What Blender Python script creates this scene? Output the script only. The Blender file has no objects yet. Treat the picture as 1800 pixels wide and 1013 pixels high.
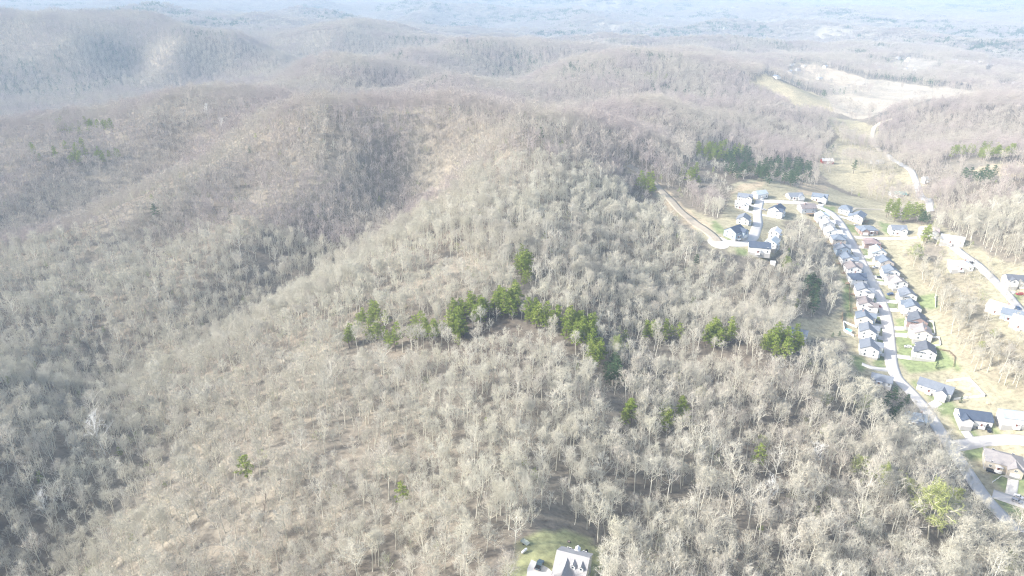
import bpy, math
import numpy as np
from mathutils import Vector, Matrix
STAGE = 'all'
sc = bpy.context.scene
COL = sc.collection
R = math.radians

# ------------------------------------------------------------------ camera, sky, sun, exposure
CAMZ, PITCH, FPX = 235.0, R(23.85), 1203.0
cam = bpy.data.objects.new('camera', bpy.data.cameras.new('camera'))
COL.objects.link(cam)
cam.location = (0, 0, CAMZ)
cam.rotation_euler = (math.pi/2 - PITCH, 0, 0)
cam.data.sensor_width = 36.0
cam.data.lens = 36.0*FPX/1800.0
cam.data.clip_start = 1.0
cam.data.clip_end = 90000.0
sc.camera = cam

SUN_EL, SUN_AZ = R(33), R(259)        # azimuth measured clockwise from +Y: the sun stands behind the camera, to the left
world = bpy.data.worlds.new('World'); sc.world = world; world.use_nodes = True
wn = world.node_tree; wn.nodes.clear()
wo = wn.nodes.new('ShaderNodeOutputWorld'); wb = wn.nodes.new('ShaderNodeBackground')
sky = wn.nodes.new('ShaderNodeTexSky'); sky.sky_type = 'NISHITA'; sky.sun_disc = False
sky.sun_elevation = SUN_EL; sky.sun_rotation = SUN_AZ; sky.altitude = 300
sky.air_density = 1.0; sky.dust_density = 4.0; sky.ozone_density = 0.6
wb.inputs['Strength'].default_value = 0.15
wn.links.new(sky.outputs[0], wb.inputs[0]); wn.links.new(wb.outputs[0], wo.inputs[0])
sl = bpy.data.lights.new('sun', 'SUN'); sl.energy = 3.6; sl.angle = R(0.6); sl.color = (1.0, 0.965, 0.925)
so = bpy.data.objects.new('sun', sl); COL.objects.link(so)
sdir = Vector((math.sin(SUN_AZ)*math.cos(SUN_EL), math.cos(SUN_AZ)*math.cos(SUN_EL), math.sin(SUN_EL)))
so.rotation_euler = sdir.to_track_quat('Z', 'Y').to_euler(); so.location = sdir*3000
sc.view_settings.view_transform = 'Standard'; sc.view_settings.look = 'None'
sc.view_settings.gamma = 1.0; sc.view_settings.exposure = 1.12
sc.cycles.max_bounces = 5; sc.cycles.diffuse_bounces = 2; sc.cycles.glossy_bounces = 1
sc.cycles.transmission_bounces = 2; sc.cycles.volume_bounces = 1; sc.cycles.transparent_max_bounces = 4
sc.cycles.use_denoising = True; sc.cycles.denoising_prefilter = 'NONE'; sc.cycles.filter_width = 1.15

# ------------------------------------------------------------------ projection helpers (photo pixels 1800 x 1013)
cP, sP = math.cos(PITCH), math.sin(PITCH)
def ray(u, v):
    dx = (np.asarray(u, float)-900)/FPX; dy = (506.5-np.asarray(v, float))/FPX
    return dx, cP + dy*sP, -sP + dy*cP
def at_height(u, v, z):
    dx, fy, fz = ray(u, v); t = (CAMZ-z)/(-fz)
    return dx*t, fy*t
def project(x, y, z):
    dz = z-CAMZ
    dep = y*cP - dz*sP; up = y*sP + dz*cP
    dep = np.where(dep < 1, 1, dep)
    return 900 + FPX*x/dep, 506.5 - FPX*up/dep, dep

# ------------------------------------------------------------------ noise
def _h(ix, iy, s):
    n = (ix*374761393 + iy*668265263 + s*1442695041) & 0xffffffff
    n = ((n ^ (n >> 13))*1274126177) & 0xffffffff
    return ((n ^ (n >> 16)) & 0xffff)/65535.0
def vnoise(x, y, s=0):
    ix = np.floor(x).astype(np.int64); iy = np.floor(y).astype(np.int64)
    fx = x-ix; fy = y-iy
    ux = fx*fx*fx*(fx*(fx*6-15)+10); uy = fy*fy*fy*(fy*(fy*6-15)+10)
    a = _h(ix, iy, s); b = _h(ix+1, iy, s); c = _h(ix, iy+1, s); d = _h(ix+1, iy+1, s)
    return (a*(1-ux)+b*ux)*(1-uy) + (c*(1-ux)+d*ux)*uy
def fbm(x, y, o=4, s=0):
    r = 0; a = 0.5; t = 0
    for k in range(o):
        r = r + a*vnoise(x*2**k + 17.3*k, y*2**k - 9.1*k, s+k); t += a; a *= 0.5
    return r/t
def ridged(x, y, o=4, s=0):
    r = 0; a = 0.5; t = 0
    for k in range(o):
        n = 1-np.abs(2*vnoise(x*2**k + 3.7*k, y*2**k + 5.9*k, s+k)-1); r = r + a*n*n; t += a; a *= 0.45
    return r/t
def smooth(a, b, x):
    t = np.clip((x-a)/(b-a), 0, 1); return t*t*(3-2*t)

# ------------------------------------------------------------------ terrain: surveyed points (photo column, row, height) and hidden ones (column, distance, height)
SEEN = [(980,985,52),(700,950,50),(450,900,38),(1100,950,50),(1300,950,42),(1500,900,28),(1620,860,14),(1750,1000,8),(200,950,12),(60,940,-2),(0,1100,0),
(820,800,58),(600,760,50),(400,740,30),(300,700,10),(180,650,-18),(900,650,60),(1040,640,56),(1090,730,50),(700,600,52),(880,540,62),(925,470,72),(930,380,82),(930,300,93),
(900,230,110),(800,188,118),(700,184,118),(600,183,120),(520,190,117),(1000,205,112),(1080,205,100),(600,480,50),(700,400,60),(780,340,72),(260,575,-4),(440,510,8),
(560,448,20),(690,350,38),(755,285,68),(500,560,36),(400,600,24),(350,450,30),(450,380,45),(300,400,33),(480,260,82),(600,300,67),(200,480,16),(330,300,66),(230,352,52),
(130,420,32),(60,520,8),(60,700,18),(0,800,25),(0,650,24),(280,292,44),(150,335,26),(50,400,10),(100,250,68),(250,220,82),(400,190,98),(0,213,78),(180,203,84),(300,160,104),(440,152,110),
(545,103,100),(640,125,90),(760,137,85),(860,155,75),(960,190,60),(700,160,60),(680,104,80),(720,86,95),(800,74,100),(880,72,98),(960,78,90),(900,150,40),(940,125,42),(780,110,70),
(920,148,55),(960,125,75),(1030,102,95),(1100,88,105),(1200,95,95),(1280,108,80),(1340,132,55),(1000,165,60),(1100,140,75),(1200,150,62),(1000,185,52),(1150,172,88),
(0,42,150),(75,34,150),(200,30,150),(300,36,145),(420,58,122),(250,120,50),(100,120,60),(0,100,85),(400,100,40),(350,135,34),(180,165,20),(120,75,112),(300,75,108),(560,45,120),(650,58,100),(480,70,80),
(1100,290,76),(1180,365,62),(1250,430,50),(1320,400,50),(1340,350,46),(1420,360,42),(1440,345,38),(1485,370,36),(1500,430,28),(1530,495,18),(1556,550,10),(1565,640,2),(1630,715,-4),
(1700,830,-10),(1760,905,-12),(1800,780,-4),(1645,680,1),(1720,640,9),(1625,618,5),(1600,540,12),(1700,560,21),(1780,600,20),(1660,480,24),(1690,450,32),(1740,490,28),(1800,545,24),(1600,415,32),
(1660,420,38),(1625,350,20),(1590,375,27),(1640,395,34),(1750,400,44),(1780,350,53),(1700,330,46),(1750,250,60),(1700,175,70),(1600,178,50),(1560,190,30),(1800,168,75),(1600,240,34),(1650,300,36),
(1000,450,70),(1100,420,61),(1200,500,40),(1300,560,26),(1400,583,15),(1440,500,23),(1380,450,38),(1470,600,8),(1200,600,45),(1370,610,36),(1300,700,38),(1450,720,24),(1530,690,6),(1590,745,0),(1640,800,-6),
(1170,300,62),(1270,275,48),(1400,320,30),(1300,300,44),(1453,283,22),(1150,230,72),(1250,200,62),(1350,180,45),(1420,200,25),(1480,215,14),(1400,250,28),(1330,140,60),(1345,131,62),(1400,155,40),(1455,176,14),
(1520,190,10),(1560,150,14),(1640,120,20),(1400,120,25),(1450,90,30),(1600,60,30),(1780,120,25),(1950,700,14),(1950,900,0),(2000,400,60),(2000,250,60),(-150,700,40),(-150,300,50)]
HIDDEN = [(600,825,100),(700,820,103),(800,820,104),(900,810,97),(1000,810,87),(600,905,84),(700,905,88),(800,905,90),(900,890,82),(1000,880,74),(1100,860,66),(0,1200,5),(100,1180,0),(200,1230,0),(300,1330,5),(450,1420,15),(380,1600,15),(600,1050,60),(750,1050,70),(880,1080,70),(550,2050,20),(700,1900,20),(860,1700,25),(800,2800,20),(900,2750,20),
(1050,2500,25),(1200,2500,25),(1350,2300,15),(1700,1500,25),(1600,1600,12),(900,40,50),(-300,40,10),(2200,40,10),(900,-200,40),(-1500,300,30),(3500,300,20)]
OPEN = [(980,985),(1453,283),(1480,215),(1345,131),(1400,155),(1455,176),(1520,190),(1560,150),(1640,120),(1400,120),(1420,200)]
def far_base(x, y):
    r = np.hypot(x, y)
    amp = 85 + 75*smooth(1900, -300, x*(3000/np.maximum(y, 1500)))
    wx = x + 260*(fbm(x/900, y/900, 2, 91)-.5); wy = y + 260*(fbm(x/900, y/900, 2, 57)-.5)
    n = ridged(wx/1150.0, wy/1150.0, 4, 5)
    return 12 + amp*(n-0.15)*1.15 * (1 + 0.25*smooth(5000, 12000, r))
def rough_(x, y):
    sub = smooth(150, 260, x)*(1-smooth(760, 900, y))      # the settled valley has been graded smooth
    return (11*(ridged(x/330+.3*fbm(x/200,y/200,2,9), y/330, 2, 31)-.55) + 6*(fbm(x/100, y/100, 2, 33)-.5) + 2.2*(fbm(x/35, y/35, 2, 44)-.5))*(1-.97*sub)
cx_, cy_, cz_ = [], [], []
for u, v, z in SEEN:
    a, b = at_height(u, v, z); cx_.append(float(a)); cy_.append(float(b))
    wooded = not (a > 150 and b < 1000 and v > 280) and (u, v) not in OPEN      # there the photo shows the treetops, not the soil
    cz_.append(z - (13 if wooded else 0))
for u, Y, z in HIDDEN:
    dep = Y*cP + (CAMZ-z)*sP; cx_.append((u-900)/FPX*dep); cy_.append(Y); cz_.append(z)
cx_ = np.array(cx_); cy_ = np.array(cy_); cz_ = np.array(cz_, float)
def far_w(x, y): return smooth(1300, 2600, np.hypot(x, y))
def kern(dx, dy): return np.sqrt(dx*dx + dy*dy + 45.0**2)/1000.0
_n = len(cx_)
_A = np.zeros((_n+1, _n+1)); _A[:_n, :_n] = kern(cx_[:, None]-cx_[None], cy_[:, None]-cy_[None]) - 0.0004*np.eye(_n)
_A[:_n, _n] = 1; _A[_n, :_n] = 1
_w0 = far_w(cx_, cy_)
_b = np.append(cz_ - rough_(cx_, cy_) - (far_base(cx_, cy_)*_w0 + 40*(1-_w0)), 0)
_sol = np.linalg.solve(_A, _b)
GX0, GX1, GY0, GY1, GS = -2600.0, 2800.0, -420.0, 5200.0, 20.0
def rbf(x, y):
    sh = np.shape(x); x = np.ravel(x).astype(float); y = np.ravel(y).astype(float); out = np.empty(len(x))
    for i in range(0, len(x), 8000):
        k = kern(x[i:i+8000, None]-cx_[None], y[i:i+8000, None]-cy_[None]); out[i:i+8000] = k @ _sol[:_n] + _sol[_n]
    return out.reshape(sh)
flat_spots = []       # (x, y, radius, height) pads cut for houses
def H(x, y):
    x = np.asarray(x, float); y = np.asarray(y, float)
    w = far_w(x, y)
    fade = 1-smooth(3800, 6500, np.hypot(x, y))
    z = rbf(x, y)*fade + far_base(x, y)*w + 40*(1-w)
    rough = rough_(x, y)
    z = z + rough
    for (fx, fy, fr, fz) in flat_spots:
        d = np.hypot(x-fx, y-fy); k = 1-smooth(fr, fr*2.2, d); z = z*(1-k) + fz*k
    return z
_T = np.concatenate([np.arange(120, 900, 3.0), np.arange(900, 2600, 8.0), np.geomspace(2600, 30000, 200)])
def ground(u, v):
    """the point of the ground seen at a photo pixel"""
    u = np.atleast_1d(np.asarray(u, float)); v = np.atleast_1d(np.asarray(v, float))
    dx, fy, fz = ray(u, v); dx = dx + 0*fz; out = []
    for a, b, c in zip(dx, fy, fz):
        X = a*_T; Y = b*_T; Z = CAMZ + c*_T; h = H(X, Y); k = np.argmax(Z < h)
        if k == 0: k = len(_T)-1
        t0, t1 = _T[k-1], _T[k]
        s = t0 + (t1-t0)*np.linspace(0, 1, 33); hh = CAMZ + c*s - H(a*s, b*s); j = max(1, int(np.argmax(hh < 0)))
        f = hh[j-1]/(hh[j-1]-hh[j]+1e-9); t = s[j-1] + f*(s[j]-s[j-1])
        out.append((a*t, b*t, float(H(a*t, b*t))))
    return np.array(out)
def inpoly(u, v, poly):
    u = np.asarray(u, float); v = np.asarray(v, float); c = np.zeros(u.shape, bool); n = len(poly); j = n-1
    for i in range(n):
        xi, yi = poly[i]; xj, yj = poly[j]
        if yi != yj:
            c ^= ((yi > v) != (yj > v)) & (u < (xj-xi)*(v-yi)/(yj-yi)+xi)
        j = i
    return c
# ------------------------------------------------------------------ mesh and tagging helpers
def set_mesh(me, V, F, mats=None, midx=None, smooth_=False):
    """V (n,3) array, F list of index arrays or one (m,k) array"""
    V = np.asarray(V, np.float32)
    me.vertices.add(len(V)); me.vertices.foreach_set('co', V.ravel())
    if isinstance(F, np.ndarray):
        m, k = F.shape; tot = np.full(m, k); flat = F.ravel()
    else:
        tot = np.array([len(f) for f in F]); flat = np.concatenate([np.asarray(f) for f in F]) if len(F) else np.zeros(0, int)
    st = np.concatenate([[0], np.cumsum(tot)[:-1]]) if len(tot) else np.zeros(0, int)
    me.loops.add(len(flat)); me.loops.foreach_set('vertex_index', flat.astype(np.int32))
    me.polygons.add(len(tot)); me.polygons.foreach_set('loop_start', st.astype(np.int32))
    for m_ in (mats or []): me.materials.append(m_)
    if midx is not None: me.polygons.foreach_set('material_index', np.asarray(midx, np.int32))
    if smooth_: me.polygons.foreach_set('use_smooth', np.ones(len(tot), bool))
    me.update(calc_edges=True)
    return me
def link(name, me, parent=None):
    o = bpy.data.objects.new(name, me); COL.objects.link(o)
    if parent is not None: o.parent = parent
    return o
def tag(o, label=None, cat=None, group=None, kind=None):
    if label: o['label'] = label
    if cat: o['category'] = cat
    if group: o['group'] = group
    if kind: o['kind'] = kind
    return o
def empty(name, loc, rz=0, **k):
    o = bpy.data.objects.new(name, None); COL.objects.link(o); o.location = loc; o.rotation_euler = (0, 0, rz); o.empty_display_size = 1
    return tag(o, **k)
class MB:
    def __init__(s): s.v = []; s.f = []
    def quad(s, a, b, c, d): n = len(s.v); s.v += [a, b, c, d]; s.f.append((n, n+1, n+2, n+3)); return s
    def poly(s, pts): n = len(s.v); s.v += list(pts); s.f.append(tuple(range(n, n+len(pts)))); return s
    def box(s, x0, x1, y0, y1, z0, z1):
        n = len(s.v); s.v += [(x0,y0,z0),(x1,y0,z0),(x1,y1,z0),(x0,y1,z0),(x0,y0,z1),(x1,y0,z1),(x1,y1,z1),(x0,y1,z1)]
        s.f += [tuple(n+i for i in q) for q in ((0,3,2,1),(4,5,6,7),(0,1,5,4),(1,2,6,5),(2,3,7,6),(3,0,4,7))]; return s
    def prism(s, pts, axis, a, b):
        """outline pts swept between a and b; axis 'x': pts are (y,z); 'y': pts are (x,z); 'z': pts are (x,y)"""
        n = len(s.v); m = len(pts)
        for t in (a, b):
            for p, q in pts: s.v.append((t, p, q) if axis == 'x' else (p, t, q) if axis == 'y' else (p, q, t))
        s.f.append(tuple(range(n+m-1, n-1, -1))); s.f.append(tuple(range(n+m, n+2*m)))
        for i in range(m): j = (i+1) % m; s.f.append((n+i, n+j, n+m+j, n+m+i))
        return s
    def cyl(s, c, r, h, axis='z', k=12):
        pts = [(c[0]+r*math.cos(2*math.pi*i/k), c[1]+r*math.sin(2*math.pi*i/k)) for i in range(k)]
        return s.prism(pts, axis, h[0], h[1])
    def xf(s, M): s.v = [tuple(M @ Vector(p)) for p in s.v]; return s
    def build(s, name, mat, parent=None, me=None):
        m = bpy.data.meshes.new(name); m.from_pydata([tuple(p) for p in s.v], [], s.f); m.materials.append(mat)
        m.validate(); m.update()
        import bmesh
        b = bmesh.new(); b.from_mesh(m); bmesh.ops.recalc_face_normals(b, faces=b.faces); b.to_mesh(m); b.free()
        return link(name, m, parent)

# ------------------------------------------------------------------ materials
def newmat(name, rough=0.85, spec=0.2):
    m = bpy.data.materials.new(name); m.use_nodes = True; t = m.node_tree; t.nodes.clear()
    o = t.nodes.new('ShaderNodeOutputMaterial'); b = t.nodes.new('ShaderNodeBsdfPrincipled')
    b.inputs['Roughness'].default_value = rough; b.inputs['Specular IOR Level'].default_value = spec
    t.links.new(b.outputs[0], o.inputs[0]); return m, t, b
def N(t, kind, **k):
    n = t.nodes.new(kind)
    for a, b in k.items():
        if a.startswith('i_'):
            key = a[2:]; key = int(key) if key.isdigit() else key.replace('_', ' ')
            n.inputs[key].default_value = b
        else: setattr(n, a, b)
    return n
def ramp(t, fac, stops):
    r = t.nodes.new('ShaderNodeValToRGB'); e = r.color_ramp.elements
    while len(e) < len(stops): e.new(0.5)
    for q, (p, c) in zip(e, stops): q.position = p; q.color = (*c, 1)
    t.links.new(fac, r.inputs[0]); return r.outputs[0]
def noise_tex(t, scale, detail=3, coord='Generated', rough=.6):
    n = N(t, 'ShaderNodeTexNoise'); n.inputs['Scale'].default_value = scale; n.inputs['Detail'].default_value = detail; n.inputs['Roughness'].default_value = rough
    if coord == 'world': g = N(t, 'ShaderNodeNewGeometry'); t.links.new(g.outputs['Position'], n.inputs['Vector'])
    else: g = N(t, 'ShaderNodeTexCoord'); t.links.new(g.outputs['Object'], n.inputs['Vector'])
    return n.outputs['Fac']
def mix(t, a, b, f, mode='MIX'):
    m = N(t, 'ShaderNodeMix', data_type='RGBA', blend_type=mode)
    for sock, val in ((m.inputs[6], a), (m.inputs[7], b), (m.inputs[0], f)):
        if hasattr(val, 'links'): t.links.new(val, sock)
        else: sock.default_value = (*val, 1) if isinstance(val, tuple) else val
    return m.outputs[2]
def simple(name, col, rough=.8, var=.12, scale=1.5, spec=.2):
    m, t, b = newmat(name, rough, spec)
    f = noise_tex(t, scale, 4)
    c = mix(t, tuple(x*(1-var) for x in col), tuple(min(1, x*(1+var)) for x in col), f)
    t.links.new(c, b.inputs['Base Color']); return m
def leafy(name, cols, zones=None, rough=.9, transl=0):
    """colour of a plant kind: each tree its own tint (object random), with slow drifts of species over the hillside"""
    m, t, b = newmat(name, rough, .05)
    oi = N(t, 'ShaderNodeObjectInfo'); c = ramp(t, oi.outputs['Random'], [(i/(len(cols)-1), q) for i, q in enumerate(cols)])
    if zones:
        g = N(t, 'ShaderNodeTexNoise'); g.inputs['Scale'].default_value = 1/90; g.inputs['Detail'].default_value = 2
        t.links.new(oi.outputs['Location'], g.inputs['Vector'])
        f = ramp(t, g.outputs['Fac'], [(.40, (0, 0, 0)), (.62, (1, 1, 1))])
        c = mix(t, c, zones, f, 'MULTIPLY')
    t.links.new(c, b.inputs['Base Color']); return m
M = {}
M['bark'] = leafy('bark_and_twigs', [(.46,.435,.35),(.59,.57,.47),(.52,.50,.41),(.67,.65,.55),(.47,.435,.37),(.61,.59,.47)], (.90,.88,.89))
M['bark_light'] = leafy('light_bark', [(.56,.54,.45),(.64,.62,.52)])
M['bark_pale2'] = leafy('pale_bark', [(.66,.64,.55),(.74,.72,.63)])
M['bud'] = leafy('budding_leaves', [(.33,.38,.13),(.38,.41,.17),(.28,.35,.12)])
M['bark_pale'] = leafy('white_bark', [(.80,.79,.74),(.74,.73,.68)])
M['bark_dark'] = leafy('dark_bark', [(.16,.13,.11),(.22,.18,.15)])
M['far_wood'] = leafy('distant_twigs', [(.40,.365,.31),(.49,.455,.39),(.45,.41,.355),(.53,.49,.42)], (.90,.86,.94))  # self-shadow missing from the coarse far twigs is put into this darker colour
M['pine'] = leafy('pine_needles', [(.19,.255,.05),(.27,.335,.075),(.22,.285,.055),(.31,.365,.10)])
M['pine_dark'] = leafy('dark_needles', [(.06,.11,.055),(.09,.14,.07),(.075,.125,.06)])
M['shrub'] = leafy('budding_twigs', [(.34,.37,.18),(.42,.44,.25),(.30,.35,.18)])
# ------------------------------------------------------------------ land cover, outlined on the photo and carried onto the ground
P_CLEAR = [(1290,322),(1345,312),(1400,330),(1450,328),(1500,345),(1560,360),(1575,392),(1640,395),(1645,425),(1600,432),(1588,450),(1612,480),(1640,520),(1658,560),(1672,600),(1690,640),(1740,672),(1800,700),(1900,740),
 (1950,900),(1900,1000),(1790,930),(1738,892),(1690,822),(1640,748),(1590,692),(1505,668),(1490,640),(1495,606),(1470,592),(1415,600),(1380,580),(1400,560),(1450,560),(1478,545),(1476,500),(1465,445),(1446,405),(1420,385),(1380,388),(1378,432),(1350,458),(1300,450),(1255,438),(1215,402)
 ,(1175,365),(1130,315),(1098,298),(1096,286),(1150,312),(1200,362),(1262,388),(1282,352)]
P_OUTER = [(1655,395),(1700,425),(1740,450),(1800,470),(1900,480),(1950,620),(1800,612),(1740,570),(1730,520),(1700,478),(1662,486),(1650,470),(1665,445),(1645,425)]
P_SLOPE = [(1590,430),(1660,480),(1720,490),(1800,600),(1900,620),(1950,760),(1800,715),(1690,640),(1650,540),(1600,480)]     # thinly wooded straw slope
P_VALLEY = [(1450,205),(1512,214),(1545,225),(1540,262),(1600,292),(1625,330),(1650,365),(1600,368),(1560,362),(1500,342),(1462,325),(1440,300),(1440,276),(1475,240)]
P_WHITE = [(1458,150),(1500,137),(1560,142),(1640,152),(1745,163),(1690,172),(1640,174),(1575,186),(1530,207),(1510,211),(1455,195),(1448,180)]
P_HILLF = [(1312,148),(1345,130),(1390,150),(1458,176),(1466,196),(1400,188),(1352,160)]
P_UP = [(1384,120),(1420,112),(1475,124),(1520,138),(1480,150),(1440,146),(1392,140)]
P_FAR = [[(1545,112),(1600,100),(1640,108),(1664,124),(1620,134),(1575,132)],[(1528,82),(1560,84),(1566,94),(1538,93)],[(1488,98),(1520,96),(1545,102),(1500,106)],[(500,107),(545,101),(570,111),(535,117)],
 [(612,51),(640,53),(662,60),(632,60)],[(1672,106),(1770,110),(1770,115),(1680,112)],[(1730,122),(1745,125),(1738,138),(1728,136)],[(1745,152),(1790,150),(1780,162),(1755,161)],[(1100,178),(1150,170),(1140,182),(1108,187)]]
P_RIGHTF = [(1700,300),(1745,289),(1830,290),(1840,318),(1770,310),(1725,304)]
P_YARD = [(900,1060),(898,985),(915,945),(950,932),(1000,932),(1045,950),(1062,985),(1050,1030),(1060,1130),(900,1130)]
P_GAP = [(690,572),(740,565),(798,575),(800,600),(740,606),(700,602)]
LAWNS = [[(1575,560),(1600,560),(1598,600),(1572,600)],[(1578,600),(1650,605),(1690,650),(1600,655),(1576,640)],[(1535,480),(1552,484),(1560,505),(1545,500)],[(1555,520),(1575,522),(1580,545),(1562,545)],
 [(1600,520),(1645,518),(1650,545),(1610,545)],[(1535,600),(1556,600),(1558,655),(1535,645)],[(1535,552),(1552,556),(1553,590),(1536,580)],[(1600,668),(1640,690),(1700,720),(1725,768),(1700,768),(1650,720)],
 [(1740,770),(1735,735),(1765,760)],[(1690,785),(1730,780),(1735,812),(1705,812)],[(1735,830),(1800,840),(1900,850),(1900,890),(1800,872),(1745,858)],[(1745,870),(1800,885),(1900,930),(1800,920)],
 [(1485,395),(1500,395),(1512,412),(1502,412)],[(1512,425),(1525,440),(1532,460),(1520,455)],[(1435,362),(1468,364),(1465,374),(1445,372)],[(1500,625),(1520,630),(1520,655),(1502,648)],[(1483,490),(1494,500),(1500,560),(1486,560)],
 [(1255,385),(1290,420),(1285,425),(1250,400)],[(1300,432),(1320,445),(1300,450),(1285,440)],[(1630,566),(1640,568),(1642,588),(1632,588)],[(1760,505),(1790,512),(1795,530),(1775,525)],
 [(1545,390),(1570,395),(1565,412),(1550,405)]]
SOIL = [[(1098,286),(1150,312),(1200,362),(1250,395),(1240,412),(1190,385),(1150,330),(1100,296)],[(1285,340),(1340,330),(1345,318),(1300,324)],[(1410,322),(1460,330),(1440,345),(1400,340)],P_RIGHTF]
CLEAR = [P_CLEAR, P_VALLEY, P_WHITE, P_HILLF, P_UP, P_RIGHTF, P_YARD] + P_FAR
def covered(u, v, dep, polys):
    c = np.zeros(np.shape(u), bool)
    for p in polys: c |= inpoly(u, v, p)
    return c
# ------------------------------------------------------------------ the ground: one sheet to the horizon
def axis(a, b, step, lo, hi, n):
    core = np.arange(a, b+step, step)
    left = a - np.geomspace(step*1.2, a-lo, n)[::-1]; right = core[-1] + np.geomspace(step*1.2, hi-core[-1], n)
    return np.concatenate([left, core, right])
GXs = axis(-700, 760, 4.0, -30000, 30000, 150)
core = np.arange(140, 1000, 4.0); 
GYs = np.concatenate([np.arange(-400, 140, 20.0), core, 1000 + np.geomspace(4.5, 29000, 250)])
XX, YY = np.meshgrid(GXs, GYs)
ZZ = H(XX, YY)
ny, nx = XX.shape
uu, vv, dd = project(XX, YY, ZZ)
ju = uu + 1.6*(fbm(XX/9, YY/9, 2, 3)-.5)*900/dd*2; jv = vv + 1.6*(fbm(XX/9, YY/9, 2, 8)-.5)*900/dd*2
C_ = np.empty((ny, nx, 3)); C_[:] = (.215,.193,.155)
k = fbm(XX/60, YY/60, 3, 12)[..., None]; C_ = C_*(0.75+.6*k) + (k-.5)*np.array([.04,.05,.04])
_ed = smooth(900, 2000, dd)*7; ju = ju + _ed*(fbm(XX/70, YY/70, 3, 4)-.5)*2; jv = jv + _ed*.45*(fbm(XX/70, YY/70, 3, 9)-.5)*2
infront = (YY*cP-(ZZ-CAMZ)*sP > 60)
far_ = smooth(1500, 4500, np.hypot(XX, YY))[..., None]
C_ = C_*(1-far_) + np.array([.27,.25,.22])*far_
def paint(polys, col, var=.12, sc_=25, s=1):
    global C_
    for p in polys:
        m = inpoly(ju, jv, p) & infront
        n_ = fbm(XX/sc_, YY/sc_, 3, 60+s)[..., None]
        c = np.array(col)*(1-var+2*var*n_); C_ = np.where(m[..., None], c, C_)
_op = ((fbm(XX/420, YY/300, 3, 140) > .58) & (XX > 500) & (YY > 2500))[..., None]; C_ = np.where(_op, np.array([.34,.31,.25]), C_)
straw = (.37,.345,.24)
paint([P_SLOPE], (.31,.28,.20), .25, 30)
paint([P_CLEAR, P_OUTER], straw, .22, 22)
paint([P_VALLEY], (.37,.34,.235), .2, 40)
paint([P_WHITE], (.45,.405,.325), .15, 60); paint([P_HILLF], (.44,.39,.26), .1, 80); paint([P_UP], (.50,.43,.33), .25, 30); paint(P_FAR, (.46,.41,.33), .15, 50)
paint(SOIL, (.44,.37,.26), .2, 15); paint(LAWNS, (.22,.265,.13), .22, 12)
paint([P_YARD], (.33,.34,.18), .25, 10)
ground_me = bpy.data.meshes.new('ground')
idx = np.arange(ny*nx).reshape(ny, nx)
F = np.stack([idx[:-1, :-1], idx[:-1, 1:], idx[1:, 1:], idx[1:, :-1]], -1).reshape(-1, 4)
mg, t, b = newmat('ground_cover', .95, .1)
at = N(t, 'ShaderNodeAttribute', attribute_name='cover')
n1 = noise_tex(t, .35, 6, 'world', .7); n2 = noise_tex(t, .05, 4, 'world', .6)
f1 = ramp(t, n1, [(.30, (.62,.60,.58)), (.5, (1,1,1)), (.72, (1.35,1.33,1.28))]); f2 = ramp(t, n2, [(.3, (.85,.86,.88)), (.7, (1.12,1.1,1.08))])
c = mix(t, at.outputs['Color'], f1, 1.0, 'MULTIPLY'); c = mix(t, c, f2, 1.0, 'MULTIPLY'); t.links.new(c, b.inputs['Base Color'])
bp = N(t, 'ShaderNodeBump'); bp.inputs['Strength'].default_value = .5; bp.inputs['Distance'].default_value = .5; t.links.new(n1, bp.inputs['Height']); t.links.new(bp.outputs[0], b.inputs['Normal'])
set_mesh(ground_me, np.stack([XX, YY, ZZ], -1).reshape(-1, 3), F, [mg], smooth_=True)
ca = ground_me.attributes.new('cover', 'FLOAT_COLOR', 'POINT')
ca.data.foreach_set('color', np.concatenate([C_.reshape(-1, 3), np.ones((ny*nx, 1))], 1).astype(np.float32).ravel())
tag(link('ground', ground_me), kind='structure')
# height of the actual sheet (bilinear) for things that lie on it
def HG(x, y):
    x = np.asarray(x, float); y = np.asarray(y, float)
    i = np.clip(np.searchsorted(GXs, x)-1, 0, nx-2); j = np.clip(np.searchsorted(GYs, y)-1, 0, ny-2)
    fx = (x-GXs[i])/(GXs[i+1]-GXs[i]); fy = (y-GYs[j])/(GYs[j+1]-GYs[j])
    return (ZZ[j, i]*(1-fx)+ZZ[j, i+1]*fx)*(1-fy) + (ZZ[j+1, i]*(1-fx)+ZZ[j+1, i+1]*fx)*fy
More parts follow.
